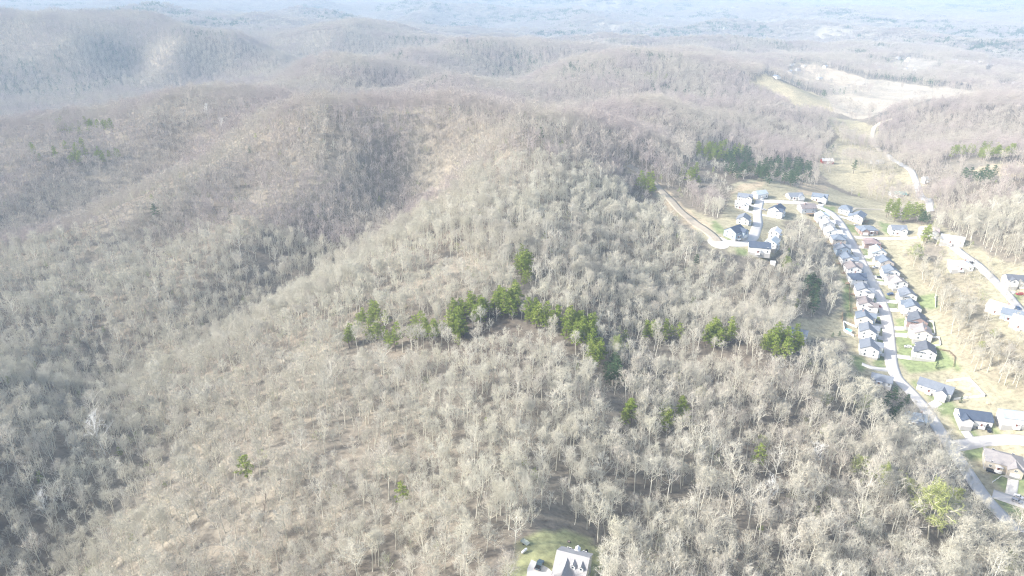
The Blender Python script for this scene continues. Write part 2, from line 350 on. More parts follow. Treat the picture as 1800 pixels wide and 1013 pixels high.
# ------------------------------------------------------------------ tree shapes
class TM:
    """collects tapered limbs and small faces as arrays; matid 0 = trunk and limbs, 1 = twigs or foliage"""
    def __init__(s): s.V = []; s.F3 = []; s.F4 = []; s.n = 0; s.m3 = []; s.m4 = []
    def add(s, V, F, m):
        V = np.asarray(V, float); F = np.asarray(F) + s.n; s.V.append(V); s.n += len(V)
        (s.F3 if F.shape[1] == 3 else s.F4).append(F); (s.m3 if F.shape[1] == 3 else s.m4).append(np.full(len(F), m))
    def tube(s, P, rad, k, m):
        P = np.asarray(P, float); L = len(P); T = np.gradient(P, axis=0); T /= np.linalg.norm(T, axis=1)[:, None]+1e-9
        a = np.cross(T, (0.31, 0.9, 0.05)); a /= np.linalg.norm(a, axis=1)[:, None]+1e-9; b_ = np.cross(T, a)
        th = np.arange(k)*2*np.pi/k; ring = np.cos(th)[None, :, None]*a[:, None] + np.sin(th)[None, :, None]*b_[:, None]
        V = (P[:, None] + ring*np.asarray(rad)[:, None, None]).reshape(-1, 3)
        i = np.arange(L-1)[:, None]*k; j = np.arange(k)[None]; j2 = (j+1) % k
        s.add(V, np.stack([i+j, i+j2, i+k+j2, i+k+j], -1).reshape(-1, 4), m)
    def ribbons(s, A, B, w, m, rng):
        """thin tapering twigs from A to B (n,3), width w at the base"""
        D = B-A; r = rng.normal(size=A.shape); S = np.cross(D, r); S /= np.linalg.norm(S, axis=1)[:, None]+1e-9
        w = np.asarray(w).reshape(-1, 1)*np.ones((len(A), 1)); V = np.stack([A-S*w, A+S*w, B+S*w*.35, B-S*w*.35], 1).reshape(-1, 3)
        s.add(V, np.arange(len(V)).reshape(-1, 4), m)
    def mesh(s, name, mats, only=None):
        V = np.concatenate(s.V); fs = []; ms = []
        for F, mm in ((s.F3, s.m3), (s.F4, s.m4)):
            if F:
                f = np.concatenate(F); q = np.concatenate(mm)
                if only is not None: f = f[q == only]; q = q[q == only]
                fs += list(f); ms.append(q)
        ms = np.concatenate(ms)
        if only is not None:
            used = np.zeros(len(V), bool)
            for f in fs: used[f] = True
            mp = np.cumsum(used)-1; V = V[used]; fs = [mp[f] for f in fs]; ms = np.zeros(len(fs))
        me = bpy.data.meshes.new(name); return set_mesh(me, V, fs, mats, ms, False)
def unit(v): return v/(np.linalg.norm(v)+1e-9)
def bare_tree(seed, h=20.0, spread=1.0, twig=1.0, fork=0.42, n1=11, n2=6, n3=5, n4=4):
    rng = np.random.default_rng(seed); t = TM()
    lean = rng.normal(size=2)*.035; zs = np.linspace(0, h*.9, 9)
    bend = rng.normal(size=2)*.5
    P = np.stack([lean[0]*zs + bend[0]*np.sin(zs/h*3), lean[1]*zs + bend[1]*np.sin(zs/h*2.4), zs], 1); P[0, 2] = -1.2
    r0 = .0125*h; rad = r0*(1-zs/(h*.9))**.7*.95 + .03; rad[0] *= 1.35
    t.tube(P, rad, 7, 0)
    A, B, W = [], [], []
    def along(P, f): x = f*(len(P)-1); i = min(int(x), len(P)-2); return P[i] + (P[i+1]-P[i])*(x-i)
    for i in range(n1):
        f = fork + (1-fork)*(i+rng.uniform(0, .8))/n1; base = along(P, min(f, .985)); az = i*2.4 + rng.uniform(-.5, .5)
        el = R(rng.uniform(28, 52)) + (f-.5)*.7
        L = h*rng.uniform(.30, .43)*spread*(1.18-.75*(f-fork)/(1-fork))
        d = np.array([math.cos(az)*math.cos(el), math.sin(az)*math.cos(el), math.sin(el)])
        pts = [base]; dd = d.copy()
        for k in range(4): dd = unit(dd + np.array([0, 0, .16]) + rng.normal(size=3)*.13); pts.append(pts[-1] + dd*L/4)
        pts = np.array(pts); rb = max(.07, r0*.52*(1-.45*f)); t.tube(pts, rb*np.linspace(1, .34, 5), 4, 0)
        for j in range(n2):
            g = .25 + .75*(j+rng.uniform(0, .9))/n2; b2 = along(pts, min(g, .99)); d2 = unit(dd*.8 + rng.normal(size=3)*.62 + np.array([0, 0, .22]))
            L2 = L*rng.uniform(.34, .56)*(1.15-.4*g); q = [b2]; e = d2.copy()
            for k in range(3): e = unit(e + rng.normal(size=3)*.16 + np.array([0, 0, .08])); q.append(q[-1] + e*L2/3)
            q = np.array(q); t.tube(q, .052*twig*np.linspace(1.2, .5, 4), 3, 0 if j % 2 == 0 else 1)
            for k in range(n3):
                b3 = along(q, rng.uniform(.2, 1)); d3 = unit(e + rng.normal(size=3)*.75); e3 = b3 + d3*L2*rng.uniform(.35, .65)
                A.append(b3); B.append(e3); W.append(.028*twig)
                for m in range(n4):
                    b4 = b3 + (e3-b3)*rng.uniform(.3, 1); d4 = unit(d3 + rng.normal(size=3)*.8)
                    A.append(b4); B.append(b4 + d4*rng.uniform(.6, 1.3)*h/20); W.append(.018*twig)
    t.ribbons(np.array(A), np.array(B), np.array(W), 1, rng); return t
def pine_tree(seed, h=14.0, w=2.7, base=.30, n=900, tuft=.42, round_=.5):
    rng = np.random.default_rng(seed); t = TM()
    zs = np.linspace(0, h*.97, 7); P = np.stack([.25*np.sin(zs*.3+seed), .25*np.cos(zs*.25+seed), zs], 1); P[0, 2] = -1.2
    t.tube(P, .014*h*(1-zs/h)**.8+.02, 6, 0)
    nl = 26; C_l, S_l = [], []
    for i in range(nl):
        f = base + (1-base)*(i+rng.uniform(0, .7))/nl; az = i*2.4+rng.uniform(-.4, .4)
        g = (f-base)/(1-base); L = w*((1-g)**(.45+.4*(1-round_)))*(0.45+.55*min(1, g*5+.3))*rng.uniform(.65, 1.15)+.25
        e = np.array([math.cos(az), math.sin(az), rng.uniform(.0, .45)]); p0 = np.array([np.interp(f*h, zs, P[:, 0]), np.interp(f*h, zs, P[:, 1]), f*h])
        p1 = p0 + e*L; t.tube(np.array([p0, (p0+p1)/2+[0, 0, -.06*L], p1]), [.06, .04, .02], 3, 0)
        for k in range(3 + int(L*1.6)):
            C_l.append(p0 + (p1-p0)*rng.uniform(.35, 1.05) + rng.normal(size=3)*.22*np.array([1, 1, .6])); S_l.append(rng.uniform(.35, .8)*(0.6+.25*w/2))
    C_l.append(np.array([P[-1, 0], P[-1, 1], h*.97])); S_l.append(.4)
    C_l = np.array(C_l); S_l = np.array(S_l); k = rng.integers(0, len(C_l), n)
    d = rng.normal(size=(n, 3)); d /= np.linalg.norm(d, axis=1)[:, None]; d[:, 2] = np.abs(d[:, 2])*.75 - .12
    c = C_l[k] + d*S_l[k][:, None]*rng.uniform(.55, 1, (n, 1))
    ax = d + rng.normal(size=(n, 3))*.45 + [0, 0, .35]; ax /= np.linalg.norm(ax, axis=1)[:, None]
    sd = np.cross(ax, rng.normal(size=(n, 3))); sd /= np.linalg.norm(sd, axis=1)[:, None]
    L = (tuft*rng.uniform(.6, 1.3, (n, 1)))
    V = np.stack([c-ax*L*.4, c+sd*L*.33, c+ax*L*.75, c-sd*L*.33], 1).reshape(-1, 3)
    t.add(V, np.arange(len(V)).reshape(-1, 4), 1); return t
def far_tree(seed, h=19.0, n=230):
    """a leafless tree as it is built beyond the middle distance: trunk, ascending limbs and short twig faces"""
    rng = np.random.default_rng(seed); t = TM(); t.tube(np.array([[0, 0, -1.5], [.2, 0, h*.5], [.3, .2, h*.9]]), [.24, .15, .05], 4, 0)
    A, B = [], []
    for i in range(12):
        az = i*2.4; f = .38+.5*i/12; el = .7+.4*rng.random(); L = h*.30*(1.15-.5*(f-.38)/.5)*rng.uniform(.8, 1.2); d = np.array([math.cos(az)*math.cos(el), math.sin(az)*math.cos(el), math.sin(el)])
        p0 = np.array([.2, 0, f*h]); A.append(p0); B.append(p0+d*L)
    A = np.array(A); B = np.array(B); t.ribbons(A, B, .10, 0, rng)
    k = rng.integers(0, 12, n); p = A[k] + (B-A)[k]*rng.uniform(.3, 1.0, (n, 1)) + rng.normal(size=(n, 3))*h*.028
    d = unit(rng.normal(size=(n, 3))); d = rng.normal(size=(n, 3)); d /= np.linalg.norm(d, axis=1)[:, None]; d = d*.75 + (B-A)[k]/np.linalg.norm((B-A)[k], axis=1)[:, None]
    t.ribbons(p, p + d*rng.uniform(.9, 1.7, (n, 1)), .075, 1, rng); return t
def wood_patch(seed, size=34.0, n=16):
    """a stand of trees far off: crowns of twig faces over stems"""
    rng = np.random.default_rng(seed); t = TM()
    for i in range(n):
        x, y = rng.uniform(-size/2, size/2, 2); h = rng.uniform(15, 21); r = rng.uniform(3.2, 5.0); m = 26
        th = rng.uniform(0, 2*np.pi, m); ph = np.arccos(rng.uniform(-.35, 1, m)); q = rng.uniform(.6, 1, m)
        c = np.stack([x+r*q*np.sin(ph)*np.cos(th), y+r*q*np.sin(ph)*np.sin(th), h-r*1.1+r*1.2*q*np.cos(ph)], 1); c[:, 2] = np.maximum(c[:, 2], 5)
        d = rng.normal(size=(m, 3))*.6 + (c-[x, y, h*.55])/r; t.ribbons(c-d*1.1, c+d*1.1, .42, 1, rng)
        t.ribbons(np.array([[x, y, -3.]]), np.array([[x, y, h*.8]]), .25, 0, rng)
    return t
def pine_patch(seed, size=34.0, n=14):
    rng = np.random.default_rng(seed); t = TM()
    for i in range(n):
        x, y = rng.uniform(-size/2, size/2, 2); h = rng.uniform(12, 18); m = 30; f = rng.uniform(.3, 1, m); th = rng.uniform(0, 2*np.pi, m); r = 3.4*(1-f)**.6+.5
        c = np.stack([x+r*np.cos(th), y+r*np.sin(th), f*h], 1); a = np.stack([np.cos(th), np.sin(th), .5+0*th], 1); t.ribbons(c-a*.9, c+a*.9, .75, 1, rng)
    return t
# prototypes for the masses of trees (kept out of the scene, used only through the stuff objects)
def proto_collection(name, shapes):
    c = bpy.data.collections.new(name)
    for i, (t, mats) in enumerate(shapes):
        o = bpy.data.objects.new('%s_%02d' % (name, i), t.mesh(name, mats)); c.objects.link(o)
    return c
def scatter(name, coll, P, rot, scl, idx, **tags):
    me = bpy.data.meshes.new(name); me.vertices.add(len(P)); me.vertices.foreach_set('co', np.asarray(P, np.float32).ravel())
    a = me.attributes.new('turn', 'FLOAT_VECTOR', 'POINT'); a.data.foreach_set('vector', np.asarray(rot, np.float32).ravel())
    a = me.attributes.new('size', 'FLOAT_VECTOR', 'POINT'); a.data.foreach_set('vector', np.asarray(scl, np.float32).ravel())
    a = me.attributes.new('pick', 'INT', 'POINT'); a.data.foreach_set('value', np.asarray(idx, np.int32))
    o = link(name, me); g = bpy.data.node_groups.new(name, 'GeometryNodeTree')
    g.interface.new_socket('Geometry', in_out='INPUT', socket_type='NodeSocketGeometry'); g.interface.new_socket('Geometry', in_out='OUTPUT', socket_type='NodeSocketGeometry')
    gi = g.nodes.new('NodeGroupInput'); go = g.nodes.new('NodeGroupOutput'); ip = g.nodes.new('GeometryNodeInstanceOnPoints'); ci = g.nodes.new('GeometryNodeCollectionInfo')
    ci.inputs['Collection'].default_value = coll; ci.inputs['Separate Children'].default_value = True; ci.inputs['Reset Children'].default_value = True
    ip.inputs['Pick Instance'].default_value = True
    for nm, ty, sock in (('turn', 'FLOAT_VECTOR', 'Rotation'), ('size', 'FLOAT_VECTOR', 'Scale'), ('pick', 'INT', 'Instance Index')):
        n = g.nodes.new('GeometryNodeInputNamedAttribute'); n.data_type = ty; n.inputs['Name'].default_value = nm
        out = [q for q in n.outputs if q.enabled and q.name == 'Attribute'][0]; g.links.new(out, ip.inputs[sock])
    g.links.new(gi.outputs[0], ip.inputs['Points']); g.links.new(ci.outputs[0], ip.inputs['Instance']); g.links.new(ip.outputs[0], go.inputs[0])
    md = o.modifiers.new('scatter', 'NODES'); md.node_group = g
    return tag(o, kind='stuff', **tags)
# ------------------------------------------------------------------ where trees stand
def jitter(x0, x1, y0, y1, s, seed):
    rng = np.random.default_rng(seed); a, b = np.meshgrid(np.arange(x0, x1, s), np.arange(y0, y1, s)); a = a + (np.arange(a.shape[0]) % 2)[:, None]*s/2
    a = a.ravel() + rng.uniform(-.42, .42, a.size)*s; b = b.ravel() + rng.uniform(-.42, .42, b.size)*s; return a, b, rng
BARE = [bare_tree(11, 18, 1.0), bare_tree(12, 20, .9, fork=.5), bare_tree(13, 17, 1.15, fork=.36), bare_tree(14, 19, 1.0, fork=.45, n1=13), bare_tree(15, 21, .85, fork=.52), bare_tree(16, 16, 1.2, fork=.33, n1=10)]
BIG = [bare_tree(31, 22, 1.2, 1.15, fork=.34, n1=11, n2=6, n3=4, n4=4), bare_tree(32, 21, 1.3, 1.2, fork=.30, n1=10, n2=6, n3=4, n4=4)]
PINE = [pine_tree(1, 12.5, 3.5, .3, 1100), pine_tree(2, 11.5, 3.8, .25, 1200), pine_tree(3, 13, 3.2, .32, 1000), pine_tree(4, 10.5, 3.0, .2, 900)]
CONE = [pine_tree(7, 9, 1.9, .06, 900, .36, 0.0), pine_tree(8, 8, 2.1, .05, 900, .36, 0.2)]
# ---- evergreens, clump by clump: (column, row, half width, half height, count, kind, label)
PB = 'bright yellow-green pine'
PINES = [
 (920,478,11,26,16,'p','%s in the small upright clump above the pine belt on the mid hillside' % PB,'pines in the upright clump on the mid hillside'),
 (895,540,26,18,26,'p','%s at the apex of the bent pine belt on the mid hillside' % PB,'pines at the apex of the pine belt'),
 (832,558,42,14,28,'p','%s just left of the apex of the bent pine belt' % PB,'pines left of the belt apex'),
 (803,592,16,14,14,'p','%s in the rounded clump below the left arm of the pine belt' % PB,'pines in the clump under the left arm'),
 (954,568,34,13,22,'p','%s just right of the apex of the bent pine belt' % PB,'pines right of the belt apex'),
 (660,575,30,24,16,'p','thin pale green pine in the loose group at the left end of the pine belt','thin pines at the left end of the belt'),
 (745,592,34,7,12,'p','low dull green pine between the left loose group and the bent pine belt','low pines joining the left group to the belt'),
 (612,603,12,5,4,'p','small dark green pine at the far left tip of the pine belt','small pines at the left tip of the belt'),
 (690,608,12,12,5,'p','green pine at the lower edge of the brown gap left of the pine belt','pines by the brown gap'),
 (1018,592,30,20,32,'p','deep green pine in the dense clump on the right arm of the pine belt','pines in the dense clump on the right arm'),
 (1046,628,12,22,13,'p','%s in the tail hanging below the right arm of the pine belt' % PB,'pines in the tail of the right arm'),
 (1075,668,14,22,10,'d','dark green evergreen in the gully below the right arm of the pine belt','dark evergreens in the gully'),
 (1103,742,12,14,5,'p','leftmost clump pine of the row of bright pines in the lower gully','left pines of the lower gully row'),
 (1166,748,11,13,4,'p','middle clump pine of the row of bright pines in the lower gully','middle pines of the lower gully row'),
 (1203,738,11,14,4,'p','rightmost clump pine of the row of bright pines in the lower gully','right pines of the lower gully row'),
 (1270,602,38,10,20,'p','dull green pine in the thin line of pines crossing the right hillside','pines in the thin line on the right hillside'),
 (1372,618,34,16,24,'p','bright green pine at the right end of the hillside pine line','pines at the right end of the line'),
 (1150,594,60,8,14,'p','scattered pale green pine between the dense clump and the right pine line','scattered pines between the clumps'),
 (1262,270,44,13,40,'p','sunlit green pine in the stand above the upper houses, left half','sunlit pines above the upper houses'),
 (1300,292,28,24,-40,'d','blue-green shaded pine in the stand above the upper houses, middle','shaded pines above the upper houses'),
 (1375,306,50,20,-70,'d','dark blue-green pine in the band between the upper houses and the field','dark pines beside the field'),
 (1138,330,20,14,10,'p','green pine beside the bare cut strip on the ridge','pines beside the cut strip'),
 (1213,318,24,10,8,'p','mid green pine between the cut strip and the upper houses','pines between the cut and the houses'),
 (1588,378,32,11,18,'p','green pine in the oval stand behind the right row of houses','pines behind the right row of houses'),
 (1625,385,10,9,5,'d','dark pine at the right end of the oval stand behind the houses','dark pines behind the right row'),
 (1632,420,11,7,4,'p','round green tree below the pink roofed house','evergreens below the pink roof'),
 (1425,525,16,26,12,'d','dark green evergreen at the wood edge beside the left row of backyards','dark evergreens at the backyard wood edge'),
 (1575,725,45,22,7,'d','dark green pine among bare trees left of the lower street','dark pines left of the lower street'),
 (1720,272,60,10,-40,'p','distant green pine on the wooded hill right of the valley','distant pines on the right hill'),
 (1720,312,30,8,-14,'d','dark pine below the straw field on the right hill','dark pines under the right field'),
 (1150,138,22,7,-16,'p','tiny green pine on the far pale hill beyond the ridge','far pines beyond the ridge'),
 (690,124,16,5,-12,'d','tiny dark pine on the far knob behind the main hilltop','far dark pines behind the hilltop'),
 (150,228,60,10,-22,'p','small pale green pine on the left skyline ridge','pines on the left skyline ridge'),
 (130,275,90,16,-24,'p','small green pine low on the left skyline ridge','pines low on the left ridge'),
]
# ---- near and middle woodland
x1, y1, rng = jitter(-980, 1080, 30, 1150, 5.7, 1)
z1 = HG(x1, y1); u1, v1, d1 = project(x1, y1, z1)
seen1 = (u1 > -260) & (u1 < 2060) & (v1 < 1400)
ut_, vt_, _ = project(x1, y1, z1+17); hedge = covered(u1, v1, d1, [P_VALLEY]) & (fbm(x1/40, y1/40, 2, 201) > .54) & (rng.random(len(x1)) < .6); keep = seen1 & ~covered(u1, v1, d1, CLEAR + [P_OUTER]) & ~covered(ut_, vt_, d1, [P_CLEAR, P_VALLEY, P_OUTER, P_HILLF, P_RIGHTF])
um_, vm_, _ = project(x1, y1, z1+9); keep &= ~covered(um_, vm_, d1, [P_CLEAR, P_VALLEY, P_YARD])
keep &= ~(inpoly(u1, v1, P_SLOPE) & (rng.random(len(x1)) > .8))
keep &= ~(inpoly(u1, v1, P_GAP) & (rng.random(len(x1)) > .5))
for q_ in PINES:
    _w = 16 if q_[0] in (1262, 1300, 1375) else 0
    if not (q_[0] < 700 and q_[1] < 290): keep &= ~((((um_-q_[0])/(q_[2]+10))**2 + ((vm_-q_[1]-10-_w/2)/(q_[3]+14+_w))**2 < 1) & (rng.random(len(x1)) < (.95 if _w else .72)))
# thin places where the floor shows
thin = fbm(x1/38, y1/38, 3, 71); keep &= ~((thin < .36) & (rng.random(len(x1)) < .55))
BARESPOT = [(1632,965,34,45,.8),(1100,760,50,22,.45),(1075,700,26,50,.5),(868,985,38,60,.75),(1290,930,40,70,.7),(1400,760,60,25,.5),(980,900,45,50,.45),(1100,900,30,60,.5),(450,790,70,22,.3),(180,640,20,70,.5),(1350,1010,60,40,.4)]
for (a, b_, ra, rb_, pr) in BARESPOT: keep &= ~((((u1-a)/ra)**2+((v1-b_)/rb_)**2 < 1) & (rng.random(len(x1)) < pr))
SOLO = [(708,893,'p','lone small green pine among bare trees in the lower middle'),(436,845,'p','lone small green pine in the lower left woods'),(441,272,'d','lone dark pine on the upper left slope'),
 (1475,588,'c','upright dark green conifer left of the backyard with the pool'),(1463,590,'c','small round conifer left of the upright one by the pool yard'),(1090,217,'d','lone dark pine on the saddle right of the hilltop'),
 (868,190,'d','lone dark pine on the skyline of the main hilltop'),(1512,940,'d','low dark evergreen in the bottom right woods'),(1447,380,'c','round dark conifer at the top bend of the street'),(1330,829,'p','small green pine among large bare trees lower right'),
 (1537,533,'c','dark conifer in the front yard of the brown roofed house'),(1463,268,'d','dark tree beside the red barn'),(1500,303,'d','lone round green tree in the valley field'),(1645,646,'c','low dark hedge tree behind the last right row house'),
 (1688,706,'c','dark green round bush beside the navy roofed house'),(1540,590,'c','low dark bush beside the last left row house'),(1218,546,'p','lone pale green pine on the right hillside'),(1222,470,'d','lone green pine right of the ridge'),
 (640,300,'d','lone dark pine left of the main ridge crest'),(275,385,'d','lone dark pine on the left spur'),(950,250,'d','lone dark pine just under the main hilltop')]
avoid = []; far_pines = []
pine_spots = []
for (a, b_, ra, rb_, n, kd, lab, grp) in PINES:
    r_ = np.random.default_rng(int(a)*7+int(b_)); far_n = n < 0; n = abs(n); th = r_.uniform(0, 6.283, n); q = np.sqrt(r_.random(n))
    pu = a + ra*q*np.cos(th); pv = b_ + rb_*q*np.sin(th) + 9*490/900
    G = ground(pu, pv)
    for g in G: (far_pines if far_n else pine_spots).append((g, kd, lab, grp)); avoid.append((g[0], g[1], 3.6))
for (a, b_, kd, lab) in SOLO:
    g = ground([a], [b_+3])[0]; pine_spots.append((g, kd, lab, None)); avoid.append((g[0], g[1], 4.0))
AV = np.array(avoid)
for i in range(0, len(x1), 4000):
    s = slice(i, i+4000); dd_ = np.hypot(x1[s, None]-AV[None, :, 0], y1[s, None]-AV[None, :, 1]).min(1); keep[s] &= dd_ > 3.4
keep |= hedge & seen1
x1, y1, z1, u1, v1, d1 = (a[keep] for a in (x1, y1, z1, u1, v1, d1))
rng = np.random.default_rng(5); n1_ = len(x1)
zone = fbm(x1/70, y1/70, 3, 88)
scl = (rng.uniform(.50, .98, n1_)+.22*(rng.random(n1_) < .12))*(.80+.34*zone); big = (rng.random(n1_) < .05)
scl = np.where((u1 > 1020) & (v1 > 700), scl*1.12, scl); pickn = rng.integers(0, 6, n1_); rotz = rng.uniform(0, 6.283, n1_)
# the largest in the picture become objects of their own
vis = (u1 > 0) & (u1 < 1800) & (v1 < 1085) & (v1 > 0)
order = np.argsort(np.where(vis, d1/scl, 1e9))[:292]
tmb = {}
def shape_meshes(t, nm, mt, mc):
    return t.mesh(nm+'_trunk', [M[mt]], 0), t.mesh(nm+'_crown', [M[mc]], 1)
def new_tree(name, meshes, loc, rz, s, **tg):
    r = empty(name, loc, rz, **tg); r.scale = s
    link('trunk', meshes[0], r); link('crown', meshes[1], r); return r
if STAGE != 'town':
    BM = [shape_meshes(t, 'bare_tree', 'bark_light', 'bark') for t in BARE]; BGM = [shape_meshes(t, 'big_tree', 'bark_pale2', 'bark') for t in BIG]
    ZONES = [(lambda u, v: (u > 1330) & (v > 930), 'large pale leafless tree in the bottom right corner of the woods'),
             (lambda u, v: (u > 1330), 'large spreading leafless tree in the right woods just above the bottom corner'),
             (lambda u, v: (u > 1040) & (u <= 1330) & (v > 930), 'tall leafless tree right of the dormered house at the bottom edge'),
             (lambda u, v: (u > 1040) & (u <= 1330), 'tall thin-stemmed leafless tree up the slope right of the dormered house'),
             (lambda u, v: (u > 860) & (u <= 1040), 'leafless tree standing just behind the yard of the dormered house'),
             (lambda u, v: (u > 560) & (u <= 860) & (v > 930), 'grey leafless tree along the bottom edge, left of the dormered house'),
             (lambda u, v: (u > 560) & (u <= 860), 'grey leafless tree up the slope left of the dormered house'),
             (lambda u, v: (u > 260) & (u <= 560), 'grey-green leafless tree at the lower left, on the lit slope'),
             (lambda u, v: u > -1e9, 'leafless tree in the shaded hollow at the bottom left corner')]
    for i in order:
        lab = next(l for f, l in ZONES if f(u1[i], v1[i])); bg = (u1[i] > 1150 and v1[i] > 790 and rng.random() < .25)
        look = 'heavy-limbed' if bg else ('slim high-forked', 'medium-crowned', 'broad low-forked')[{1: 0, 4: 0, 0: 1, 3: 1}.get(int(pickn[i]), 2)]
        lab = look + ' ' + lab.replace('large pale ', 'pale ').replace('large spreading ', '').replace('thin-stemmed ', '')
        ms = BGM[rng.integers(0, 2)] if bg else BM[pickn[i]]; s = scl[i]*(.9 if bg else 1)
        new_tree('bare_tree', ms, (x1[i], y1[i], z1[i]), rotz[i], (s, s, s*rng.uniform(.93, 1.08)), label=lab, cat='tree', group=lab.replace('tree', 'trees', 1))
    W_ = shape_meshes(bare_tree(77, 26, 1.1, 1.9, fork=.34, n1=12, n2=6, n3=3, n4=2), 'white_tree', 'bark_pale', 'bark_pale')
    for (a, b_, s, lab) in [(186,800,1.0,'tall white-barked leafless tree standing out in the left hollow'),(1345,892,.62,'broad white-limbed leafless tree in the lower right woods'),(1428,838,.7,'wide pale-limbed leafless tree above the bottom right woods'),(92,918,.7,'pale-limbed leafless tree in the lower left hollow'),
                            (368,212,.75,'white-stemmed leafless tree on the upper left slope'),(392,235,.7,'slim white leafless tree just below the white-stemmed one upper left')]:
        g = ground([a], [b_])[0]; new_tree('bare_tree', W_, g, a, (s, s, s), label=lab, cat='tree')
    D_ = shape_meshes(bare_tree(78, 15, .45, 1.3, fork=.3, n1=9, n2=2, n3=1, n4=1), 'dead_tree', 'bark_dark', 'bark_dark')
    for (a, b_, lab) in [(462,917,'dark dead stem leaning in the lower left woods'),(492,880,'thin dark dead stem right of the leaning one lower left'),(530,902,'short dark dead stem in the lower left woods')]:
        g = ground([a], [b_])[0]; r = new_tree('dead_tree', D_, g, a, (1, 1, 1), label=lab, cat='tree'); r.rotation_euler = (.1, -.18, a)
    near = np.ones(n1_, bool); near[order] = False
    xs, ys, zs_ = x1[near], y1[near], z1[near]; dn = d1[near]; sn = scl[near]; pk = pickn[near].copy()
    FART = [far_tree(41), far_tree(42, 20), far_tree(43, 18)]
    SH = [bare_tree(51, 9, 1.3, 1.0, fork=.15, n1=8, n2=5, n3=4, n4=4), pine_tree(9, 6, 1.8, .1, 350, .35)]
    farm = dn > 620; pk[farm] = 6 + rng.integers(0, 3, farm.sum())
    bgm = (~farm) & (rng.random(len(pk)) < .05); pk[bgm] = 9 + rng.integers(0, 2, bgm.sum())
    lim = np.stack([sn*rng.uniform(.95, 1.1, len(sn)), sn, sn*rng.uniform(.9, 1.1, len(sn))], 1)
    pc = proto_collection('bare_wood_tree', [(t, [M['bark_light'], M['bark']]) for t in BARE] + [(t, [M['far_wood'], M['far_wood']]) for t in FART] + [(t, [M['bark_pale2'], M['bark']]) for t in BIG])
    tilt = np.stack([rng.normal(0, .035, len(xs)), rng.normal(0, .035, len(xs)), rotz[near]], 1)
    scatter('bare_woodland', pc, np.stack([xs, ys, zs_], 1), tilt, lim, pk)
    # understory: saplings and a few budding or evergreen bushes under the trees
    xu, yu, rg = jitter(-700, 900, 60, 760, 9.0, 21); zu = HG(xu, yu); uu_, vv_, du = project(xu, yu, zu)
    ku = (uu_ > -150) & (uu_ < 1950) & (vv_ < 1250) & ~covered(uu_, vv_, du, [P_YARD, P_CLEAR, P_VALLEY]) & ~covered(*project(xu, yu, zu+5)[:2], du, [P_CLEAR]) & (rg.random(len(xu)) < .7)
    xu, yu, zu, uu_, vv_ = (a[ku] for a in (xu, yu, zu, uu_, vv_)); kind_ = np.where(rg.random(len(xu)) < .045, 1, 0); 
    kind_ = np.where((fbm(xu/45, yu/45, 2, 101) > .60) & (rg.random(len(xu)) < .35), 2, kind_)
    su = rg.uniform(.5, 1.15, len(xu))
    pu_ = proto_collection('undergrowth_bush', [(SH[0], [M['bark'], M['bark']]), (SH[1], [M['bark'], M['pine']]), (SH[0], [M['bark'], M['shrub']])])
    scatter('undergrowth', pu_, np.stack([xu, yu, zu], 1), np.stack([0*xu, 0*xu, rg.uniform(0, 6.28, len(xu))], 1), np.stack([su]*3, 1), kind_)
    # the woods beyond
    PB_ = []
    for (ya, yb, s, mult, sd) in ((1150, 2600, 9.0, 1.15, 2),):
        a, b_, rg = jitter(-2300, 2500, ya, yb, s, sd); z = HG(a, b_); u, v, d = project(a, b_, z)
        ut_, vt_, _ = project(a, b_, z+13); lone = covered(u, v, d, [P_WHITE, P_UP, P_VALLEY]+P_FAR) & (fbm(a/60, b_/60, 2, 202) > .58) & (rg.random(len(a)) < .30)
        k = (np.abs(u-900) < 1080) & ~covered(u, v, d, CLEAR) & ~covered(ut_, vt_, d, [P_VALLEY, P_HILLF, P_WHITE, P_UP, P_RIGHTF]); k |= lone; a, b_, z, u, v, d = (q[k] for q in (a, b_, z, u, v, d))
        sc_ = rg.uniform(.75, 1.1, len(a))*mult; pk_ = rg.integers(0, 3, len(a))
        ev = (fbm(a/160, b_/160, 3, 120) > .62) & (rg.random(len(a)) < .35); pk_[ev] = 3
        PB_.append((np.stack([a, b_, z], 1), sc_, pk_, rg.uniform(0, 6.28, len(a))))
    pf = proto_collection('distant_tree', [(t, [M['far_wood'], M['far_wood']]) for t in FART] + [(pine_tree(12, 13, 2.9, .25, 220, .8), [M['bark'], M['pine_dark']])])
    P_, s_, k_, r__ = PB_[0]; scatter('distant_woodland', pf, P_, np.stack([0*r__, 0*r__, r__], 1), np.stack([s_]*3, 1), k_)
    pts = []
    for (ya, yb, s, sd) in ((2600, 6000, 30.0, 3), (6000, 14000, 62.0, 4)):
        a, b_, rg = jitter(-yb*.95, yb*.95, ya, yb, s, sd); z = HG(a, b_); u, v, d = project(a, b_, z)
        k = (np.abs(u-900) < 1060) & ~covered(u, v, d, CLEAR); a, b_, z = a[k], b_[k], z[k]
        open_ = (fbm(a/420, b_/300, 3, 140) > .58) & (a > 500) & (rg.random(len(a)) < .7); a, b_, z = a[~open_], b_[~open_], z[~open_]
        ks = rg.integers(0, 3, len(a)); ev = (fbm(a/300, b_/300, 3, 150) > .58) & (rg.random(len(a)) < .5); ks[ev] = 3
        pts.append(np.stack([a, b_, z, np.full(len(a), 1.0 if s < 50 else 1.9), ks, rg.uniform(0, 6.28, len(a))], 1))
    q = np.concatenate(pts); s3 = np.stack([q[:, 3]*1.05, q[:, 3]*1.05, 1+.25*(q[:, 3]-1)], 1)
    pp = proto_collection('far_stand', [(wood_patch(61+i), [M['far_wood'], M['far_wood']]) for i in range(3)] + [(pine_patch(66), [M['far_wood'], M['pine_dark']])])
    scatter('far_off_woodland', pp, q[:, :3], np.stack([0*q[:, 5], 0*q[:, 5], q[:, 5]], 1), s3, q[:, 4])
